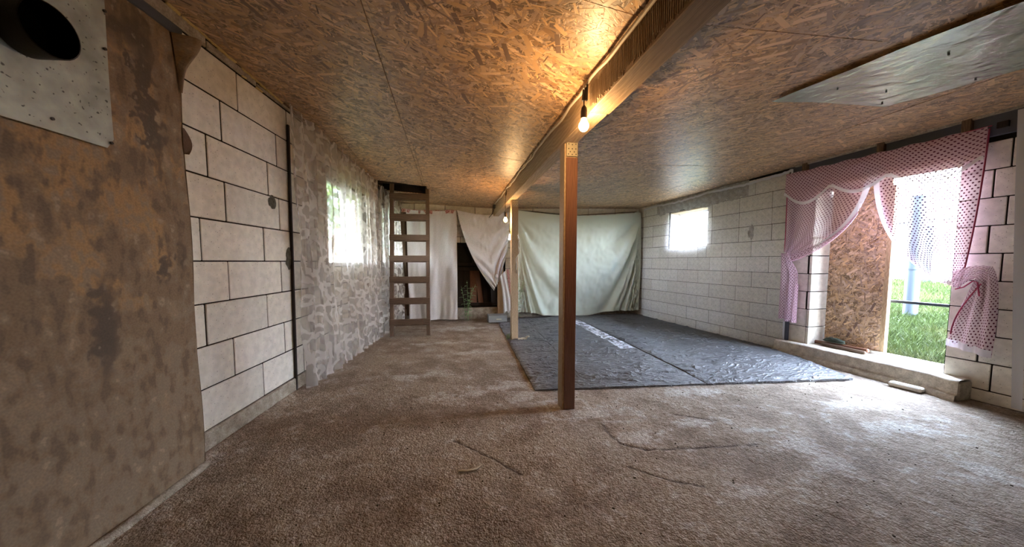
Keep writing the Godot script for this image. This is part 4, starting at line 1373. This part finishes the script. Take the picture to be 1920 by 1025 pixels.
	put("corner_knot", one_tube([Vector3(4.47, 2.24, 0.12), Vector3(4.42, 2.21, 0.13), Vector3(4.36, 2.20, 0.14)], 0.025, 8), mt.green_cloth, g)
	put("hanging_string", one_tube([Vector3(1.86, 2.22, 0.12), Vector3(3.0, 2.13, 0.125), Vector3(4.47, 2.24, 0.12)], 0.006, 6), mt.black, g)

func build_mats() -> void:
	var nn := noise(1.2, 531, 4)
	var n2 := noise(5.0, 532, 3)
	# four overlapping strips, each [left near x, right near x, left far x, right far x, lift, label]
	var strips := [[0.745, 1.33, 0.905, 1.56, 0.0, "narrow black mat strip at the left edge of the mats, under the second post"], [1.27, 2.40, 1.50, 2.52, 0.012, "black mat strip carrying the worn white print along its right edge"], [2.405, 3.32, 2.525, 3.36, 0.022, "black mat strip right of the white print, in the middle of the floor"], [3.26, 4.22, 3.30, 3.99, 0.027, "black mat strip along the foot of the right wall"]]
	for k in 4:
		var q: Array = strips[k]
		var t := thing("floor_mat", q[5], "mat", Transform3D(), "black ground mats")
		var at := func(u: float, v: float) -> Vector3:
			var x: float = lerpf(lerpf(q[0], q[1], u), lerpf(q[2], q[3], u), v)
			var z0 := lerpf(-2.965, -2.675, (x - 0.745) / 3.2)
			if x > 3.94:
				z0 = minf(z0, -2.68 - (x - 3.94) * 3.2)
			var z := lerpf(z0, -6.94, v)
			var sm := ss(0.0, 0.012, minf(v, 1.0 - v)) * ss(0.0, 0.04, minf(u, 1.0 - u))
			var wr := 0.5 + 0.5 * nn.get_noise_2d(x * 0.9, z * 2.6)
			var ridge := 1.0 - ss(0.0, 0.10, absf(nn.get_noise_2d(x * 0.55 + 7.0, z * 2.2)))
			var y: float = 0.010 + q[4] * (0.25 + 0.75 * ss(0.0, 0.12, v)) + sm * (0.010 * wr + 0.018 * ridge * (0.3 + wr) + 0.006 * n2.get_noise_2d(x * 1.2, z * 2.0)) + 0.004 * (1.0 - ss(0.0, 0.02, v)) * absf(sin(x * 9.0))
			var ex: float = 0.012 * nn.get_noise_1d(z * 2.5 + k * 9.0)
			return Vector3(x + ex, y, z)
		put("cloth", sheet(50, 170, func(u: float, v: float): return at.call(u, v), func(u: float, v: float): return Vector2(u, v * 4.0)), mt.mat_black, t)
		put("edge_turn", sheet(50, 1, func(u: float, v: float):
			var p: Vector3 = at.call(u, 0.0)
			return Vector3(p.x, lerpf(0.0, p.y, v), p.z + 0.001), func(u: float, v: float): return Vector2(u, v)), mt.mat_black, t)
		put("edge_turn", sheet(1, 170, func(u: float, v: float):
			var p: Vector3 = at.call(0.0, v)
			return Vector3(p.x - 0.001, lerpf(p.y - 0.010 - q[4], p.y, u), p.z), func(u: float, v: float): return Vector2(u, v)), mt.mat_black, t)
		if k == 1:
			put("white_print", sheet(4, 60, func(u: float, v: float):
				var p: Vector3 = at.call(lerpf(0.775, 0.995, u), lerpf(0.315, 0.835, v))
				return p + Vector3(0, 0.0025, 0), func(u: float, v: float): return Vector2(v, 1.0 - u)), mt.mat_print, t).set_meta("label", "worn white printed lettering band")

func build_door_things() -> void:
	var d := thing("board_door", "tall chipboard panel standing in the doorway at the right", "door panel", tr)
	put("panel", one_box(Vector3(-1.135, 1.112, -0.262), Vector3(0.54, 1.864, 0.022), 0.003), mt.osb_wall, d)
	put("edge_frame", one_box(Vector3(-0.858, 1.08, -0.275), Vector3(0.045, 1.80, 0.05), 0.003), mt.pine, d)
	put("edge_frame", one_box(Vector3(-1.385, 1.08, -0.285), Vector3(0.045, 1.80, 0.03), 0.003), mt.dark_wood, d)
	var rg := MB.new()
	var pts := []
	for k in 13:
		pts.append(Vector3(-0.815 + 0.018 * cos(TAU * k / 12), 1.46 + 0.018 * sin(TAU * k / 12), -0.25))
	rg.tube(pts, pts.map(func(_p): return 0.003), 6, false)
	put("wire_ring", rg.mesh(), mt.galvanised, d)
	var bar := put("cross_bar", one_box(Vector3.ZERO, Vector3(0.95, 0.028, 0.018), 0.003), mt.galvanised, self, tr * Vector3(-0.40, 0.757, -0.33), tr.basis)
	tag(bar, "flat grey metal bar across the open half of the doorway", "bar")
	# litter on the threshold
	for q in [[-1.17, 0.205, -0.13, 0.55, 0.035, 0.04, 0.03, "long weathered stick lying on the threshold in front of the chipboard panel", "stained_wood"], [-1.10, 0.197, -0.08, 0.42, 0.03, 0.035, -0.02, "shorter stick lying on the threshold nearer the room", "old_wood"]]:
		var o := put("wooden_stick", one_box(Vector3.ZERO, Vector3(q[4], q[3], q[5]), 0.008), mt[q[8]], self, tr * Vector3(q[0], q[1], q[2]), tr.basis * Basis(Vector3(0, 0, 1), Vector3(1, 0, 0), Vector3(0, 1, 0)) * Basis(Vector3.RIGHT, q[6]))
		tag(o, q[7], "stick", "sticks on the threshold")
	var rag := MB.new()
	var nn := noise(6.0, 541, 3)
	rag.grid(18, 10, func(i: int, j: int):
		var a := TAU * i / 18.0
		var b := j / 10.0 * PI / 2
		var r := 1.0 + 0.3 * nn.get_noise_3d(cos(a) * sin(b), cos(b), sin(a) * sin(b))
		return Vector3(0.11 * r * cos(a) * sin(b), 0.05 * r * cos(b), 0.045 * r * sin(a) * sin(b)), func(i: int, j: int): return Vector2(i, j), true)
	tag(put("rag_bundle", rag.mesh(), material("rag", Color(0.17, 0.20, 0.16), 0.95), self, tr * Vector3(-1.22, 0.236, -0.13), tr.basis), "dark green crumpled rag on the sticks at the doorway", "rag")
	var st := put("loose_block_shard", one_box(Vector3.ZERO, Vector3(0.22, 0.045, 0.08), 0.012), mt.block_1, self, tr * Vector3(-0.42, 0.022, 0.20), tr.basis * Basis(Vector3.UP, 0.1))
	tag(st, "flat pale block shard on the floor in front of the threshold", "stone")

func build_small() -> void:
	# galvanised sheet under the ceiling at the right
	var nn := noise(1.1, 551, 3)
	var a := Vector2(2.20, -2.09)
	var b := Vector2(3.22, -2.11)
	var c := Vector2(3.50, -1.52)
	var d := Vector2(2.42, -1.08)
	var m := MB.new()
	m.grid(40, 40, func(i: int, j: int):
		var p: Vector2 = a.lerp(b, i / 40.0).lerp(d.lerp(d + (b - a) * 1.12, i / 40.0), j / 40.0)
		if i == 40:
			p = b.lerp(Vector2(3.62, -1.15), j / 40.0)
		var sag := 0.016 * (1.0 - ss(0.0, 0.35, i / 40.0)) + 0.012 * ss(0.6, 1.0, j / 40.0)
		return Vector3(p.x, ceil_y(p.x, p.y) - 0.008 - sag + 0.006 * nn.get_noise_2d(p.x * 2.0, p.y * 2.0), p.y), func(i: int, j: int): return Vector2(i / 40.0, j / 40.0))
	var cs := thing("metal_sheet", "wavy galvanised metal sheet fixed under the ceiling at upper right", "metal sheet")
	put("sheet", m.mesh(), mt.zinc_bright, cs)
	for q in [[2.5, -1.9], [2.9, -1.9], [3.1, -2.05], [3.3, -1.7], [2.7, -1.5], [3.0, -1.3]]:
		put("screw", one_tube([Vector3(q[0], ceil_y(q[0], q[1]) - 0.01, q[1]), Vector3(q[0], ceil_y(q[0], q[1]) - 0.019, q[1])], 0.005, 8), mt.screw, cs)
	# grey crate
	var k := thing("plastic_crate", "flat grey plastic crate on the floor by the back plinth", "crate", tb * Transform3D(Basis(Vector3.UP, 0.05), Vector3(1.40, 0.012, 0.47)))
	put("tray", crate_mesh(), mt.crate_grey, k)
	put("lid", one_box(Vector3(0, 0.125, 0), Vector3(0.36, 0.018, 0.25), 0.006), mt.crate_grey, k)
	put("handle", one_box(Vector3(0.02, 0.06, 0.128), Vector3(0.10, 0.018, 0.014), 0.005), mt.plate_metal, k)
	# crumpled paper
	var pm := MB.new()
	pm.grid(10, 6, func(i: int, j: int): return Vector3(-0.09 + 0.018 * i, 0.012 + 0.03 * absf(nn.get_noise_2d(i * 0.9, j * 1.3)) + (0.03 if i > 7 else 0.0), -0.05 + 0.017 * j), func(i: int, j: int): return Vector2(i, j))
	tag(put("crumpled_paper", pm.mesh(), mt.paper, self, Vector3(1.06, 0.014, -4.93)), "crumpled scrap of paper lying on the mat beside the pale post", "paper")
	# straw and crumbs on the floor
	var sw := put("wood_shaving", one_tube([Vector3(-0.07, 0.004, 0.0), Vector3(-0.02, 0.006, 0.012), Vector3(0.03, 0.008, 0.006), Vector3(0.06, 0.012, -0.02)], 0.006, 6), mt.paper, self, Vector3(0.10, 0.0, -1.87))
	tag(sw, "pale curled wood shaving on the floor in the foreground", "shaving")
	var cr := MB.new()
	for q in 160:
		var x := rng.randf_range(-1.0, 3.6)
		var z := rng.randf_range(-2.8, -0.9)
		var s := rng.randf_range(0.003, 0.009)
		cr.box(Vector3(x, s * 0.3 - 0.001, z), Vector3(s, s * 0.8, s * rng.randf_range(0.8, 1.6)), s * 0.25, Basis(Vector3.UP, rng.randf() * TAU))
	tag(put("floor_crumbs", cr.mesh(), mt.patch, self), "scattered crumbs of mortar and grit on the floor", "debris", "", "stuff")
	# weeds
	weed("leafy_weed", Vector3(0.305, 0.0, -6.78), 0.82, 5, "tall green leafy weed growing in front of the gap between the white curtains", 601)
	weed("leafy_weed", Vector3(0.845, 0.0, -5.03), 0.10, 4, "tiny green weed at the foot of the pale post", 602)
	weed("leafy_weed", Vector3(1.21, 0.0, -6.45), 0.95, 2, "thin green weed stem behind the pale post by the back wall", 603)

func crate_mesh() -> ArrayMesh:
	var b := MB.new()
	b.box(Vector3(0, 0.012, 0), Vector3(0.36, 0.02, 0.25), 0.004)
	for q in [[Vector3(0, 0.065, 0.12), Vector3(0.36, 0.10, 0.012)], [Vector3(0, 0.065, -0.12), Vector3(0.36, 0.10, 0.012)], [Vector3(0.175, 0.065, 0), Vector3(0.012, 0.10, 0.25)], [Vector3(-0.175, 0.065, 0), Vector3(0.012, 0.10, 0.25)]]:
		b.box(q[0], q[1], 0.003)
	return b.mesh()

func weed(called: String, at: Vector3, h: float, stems: int, label: String, sd: int) -> void:
	var r := RandomNumberGenerator.new()
	r.seed = sd
	var t := thing(called, label, "plant", Transform3D(Basis(), at))
	for s in stems:
		var lean := Vector3(r.randf_range(-0.22, 0.22), 0, r.randf_range(-0.1, 0.1)) * h
		var hh := h * r.randf_range(0.7, 1.0)
		var base := Vector3(r.randf_range(-0.04, 0.04), 0, r.randf_range(-0.03, 0.03)) * minf(1.0, h * 2.0)
		var pts := []
		for k in 7:
			var v := k / 6.0
			pts.append(base + Vector3(lean.x * v * v, hh * v, lean.z * v * v))
		put("stem", one_tube(pts, 0.004 * maxf(0.4, h), 6), mt.leaf, t)
		var n := int(16 * maxf(0.4, h))
		for k in n:
			var v := lerpf(0.15, 1.0, float(k) / n)
			var p := base + Vector3(lean.x * v * v, hh * v, lean.z * v * v)
			var a := k * 2.4 + s
			var ln := r.randf_range(0.09, 0.15) * maxf(0.35, h)
			var dir := Vector3(cos(a), r.randf_range(0.25, 0.7), sin(a)).normalized()
			var side := dir.cross(Vector3.UP).normalized() * ln * 0.16
			var b := MB.new()
			b.grid(2, 5, func(i: int, j: int):
				var w := j / 5.0
				return p + dir * ln * w + Vector3(0, -ln * 0.45 * w * w, 0) + side * (i - 1.0) * sin(PI * (0.08 + 0.9 * w)) + Vector3(0, 0.004 * absf(i - 1.0), 0), func(i: int, j: int): return Vector2(i, j))
			put("leaf", b.mesh(), mt.leaf, t)

# ---------------------------------------------------------------- outdoors
func ground_y(x: float) -> float:
	return 0.08 + 0.075 * (x - 4.8) if x > 0 else 0.05

func build_outdoors() -> void:
	var g := struct("ground")
	var b := MB.new()
	b.grid(12, 20, func(i: int, j: int):
		var x := lerpf(4.62, 34.0, i / 12.0)
		return Vector3(x, ground_y(minf(x, 16.0)), lerpf(10.0, -26.0, j / 20.0)), func(i: int, j: int): return Vector2(i, j), true)
	b.grid(4, 4, func(i: int, j: int): return Vector3(lerpf(-24.0, -1.75, i / 4.0), 0.05, lerpf(10.0, -26.0, j / 4.0)), func(i: int, j: int): return Vector2(i, j), true)
	b.grid(4, 4, func(i: int, j: int): return Vector3(lerpf(-1.75, 4.62, i / 4.0), 0.05, lerpf(-7.4, -26.0, j / 4.0)), func(i: int, j: int): return Vector2(i, j), true)
	put("soil", b.mesh(), mt.grass_ground, g)
	# grass tufts, nobody could count them
	var tuft := MB.new()
	tuft.colored = true
	for k in 7:
		var a := k * 0.9
		var d := Vector3(cos(a), 0, sin(a))
		var w := Vector3(-d.z, 0, d.x) * 0.006
		var p := d * 0.02
		var q := d * 0.05 + Vector3(0, 0.07, 0)
		var e := d * (0.09 + 0.01 * (k % 3)) + Vector3(0, 0.10 + 0.012 * (k % 4), 0)
		tuft.quad(p - w, p + w, q + w * 0.7, q - w * 0.7, (d + Vector3.UP * 0.3).normalized())
		tuft.tri(q - w * 0.7, q + w * 0.7, e, (d + Vector3.UP * 0.6).normalized())
	for p in tuft.v:
		tuft.c.append(Color.WHITE)
	var mm := MultiMesh.new()
	mm.transform_format = MultiMesh.TRANSFORM_3D
	mm.use_colors = true
	mm.mesh = tuft.mesh()
	var n := 26000
	mm.instance_count = n
	var patch := noise(0.9, 561, 3)
	for k in n:
		var f := pow(rng.randf(), 1.7)
		var x := 4.75 + 8.5 * f
		var z := -(1.0 + rng.randf() * (2.2 + (x - 4.4) * 0.75) + (x - 4.7) * 0.30)
		var s := rng.randf_range(0.6, 1.3)
		mm.set_instance_transform(k, Transform3D(Basis(Vector3.UP, rng.randf() * TAU).scaled(Vector3(s, s * rng.randf_range(0.6, 1.3), s)), Vector3(x, ground_y(x) - 0.005, z)))
		var pt := patch.get_noise_2d(x, z)
		var c := Color(0.85, 1.0, 0.75).lerp(Color(1.5, 1.35, 1.3), ss(0.0, 0.4, pt + rng.randf_range(-0.15, 0.15)))
		mm.set_instance_color(k, c * rng.randf_range(0.75, 1.15))
	var mi := MultiMeshInstance3D.new()
	mi.name = "lawn_grass"
	mi.multimesh = mm
	mi.material_override = mt.grass
	add_child(mi)
	tag(mi, "bright green grass growing outside the doorway", "grass", "", "stuff")
	# fence and posts beyond the door
	var f := thing("white_fence", "white panel fence beyond the grass outside the doorway", "fence")
	for k in 6:
		var z := -12.4 + 2.0 * k
		put("panel", one_box(Vector3(12.1, 1.33, z), Vector3(0.04, 1.05, 1.985), 0.004), mt.fence_white, f)
		put("base_board", one_box(Vector3(12.1, 0.68, z), Vector3(0.06, 0.22, 1.985), 0.004), mt.fence_white, f)
	for q in [[Vector3(7.14, 0, -4.16), 0.082, 2.17, "thick pale grey round metal pole nearest the doorway outside", 0.0], [Vector3(11.9, 0, -6.69), 0.075, 2.05, "thinner pale grey metal pole standing against the white fence", 0.0]]:
		var gy := ground_y(q[0].x)
		var p := thing("metal_pole", q[3], "pole", Transform3D(Basis(), Vector3(q[0].x, gy - 0.05, q[0].z)), "metal poles outside the doorway")
		put("shaft", one_tube([Vector3.ZERO, Vector3(0, 1.0, 0), Vector3(0, q[2] - gy + 0.05, 0)], q[1], 20), mt.galvanised, p)
		put("cap", one_tube([Vector3(0, q[2] - gy + 0.05, 0), Vector3(0, q[2] - gy + 0.07, 0)], q[1] + 0.008, 20), mt.galvanised, p)
		put("collar", one_tube([Vector3(0, 0.85, 0), Vector3(0, 0.88, 0)], q[1] + 0.006, 20), mt.galvanised, p)
	var wire := put("fence_wire", one_tube([Vector3(11.0, 2.02, -9.5), Vector3(11.0, 2.12, -6.5), Vector3(11.0, 2.22, -4.0)], 0.016, 6), mt.galvanised, self)
	tag(wire, "thin slanting grey wire above the fence outside", "wire")
	# far trees show through the lace; three unseen near ones added to dim windows
	var spots := [[-3.7, -1.9, 3.7, 2.5, "unseen green tree added outside the left wall to block window light, nearest the camera"], [-3.7, -5.4, 3.8, 2.6, "unseen green tree added outside to dim the large left window"], [-3.8, -8.9, 3.7, 2.5, "unseen green tree added outside to cut window light, level with the ladder"], [-5.4, -13.5, 5.8, 2.0, "green tree outside beyond the back wall, first of three in line"], [-5.6, -18.0, 6.0, 2.0, "green tree outside seen at the top of the large left window"], [-5.8, -23.0, 6.4, 2.0, "green tree farthest off outside the left wall"]]
	for k in spots.size():
		tree(Vector3(spots[k][0], 0.05, spots[k][1]), 611 + k, spots[k][4], spots[k][2], spots[k][3])

func tree(at: Vector3, sd: int, label: String, mid: float, tall: float) -> void:
	var r := RandomNumberGenerator.new()
	r.seed = sd
	var t := thing("garden_tree", label, "tree", Transform3D(Basis(), at), "trees outside the left wall")
	put("trunk", one_tube([Vector3.ZERO, Vector3(0.05, 1.2, 0), Vector3(0, 2.6, 0.1), Vector3(0.1, mid, 0)], 0.12, 10), mt.bark, t)
	var lf := MB.new()
	for k in (8000 if tall > 2.2 else 2600):
		var d := Vector3(r.randfn(), r.randfn() * 0.7, r.randfn()).normalized() * r.randf_range(0.6, 1.0)
		var p := Vector3(0, mid, 0) + d * Vector3(1.6, tall, 1.62)
		var nn := Vector3(r.randfn(), r.randfn(), r.randfn()).normalized()
		var u := nn.cross(Vector3.UP).normalized() * 0.11
		var w := nn.cross(u).normalized() * 0.065
		lf.quad(p - u, p - w, p + u, p + w, nn)
	var o := put("foliage", lf.mesh(), mt.tree_leaf, t)
	o.set_meta("kind", "stuff")

func _ready() -> void:
	rng.seed = 20240611
	set_view()
	make_materials()
	build_floor()
	build_left_wall()
	build_right_wall()
	build_back_wall()
	build_front_wall()
	build_ceiling()
	build_beam()
	build_lamps()
	build_stove()
	build_ladder()
	build_lace()
	build_net()
	build_voile()
	build_back_curtains()
	build_mats()
	build_door_things()
	build_small()
	build_outdoors()
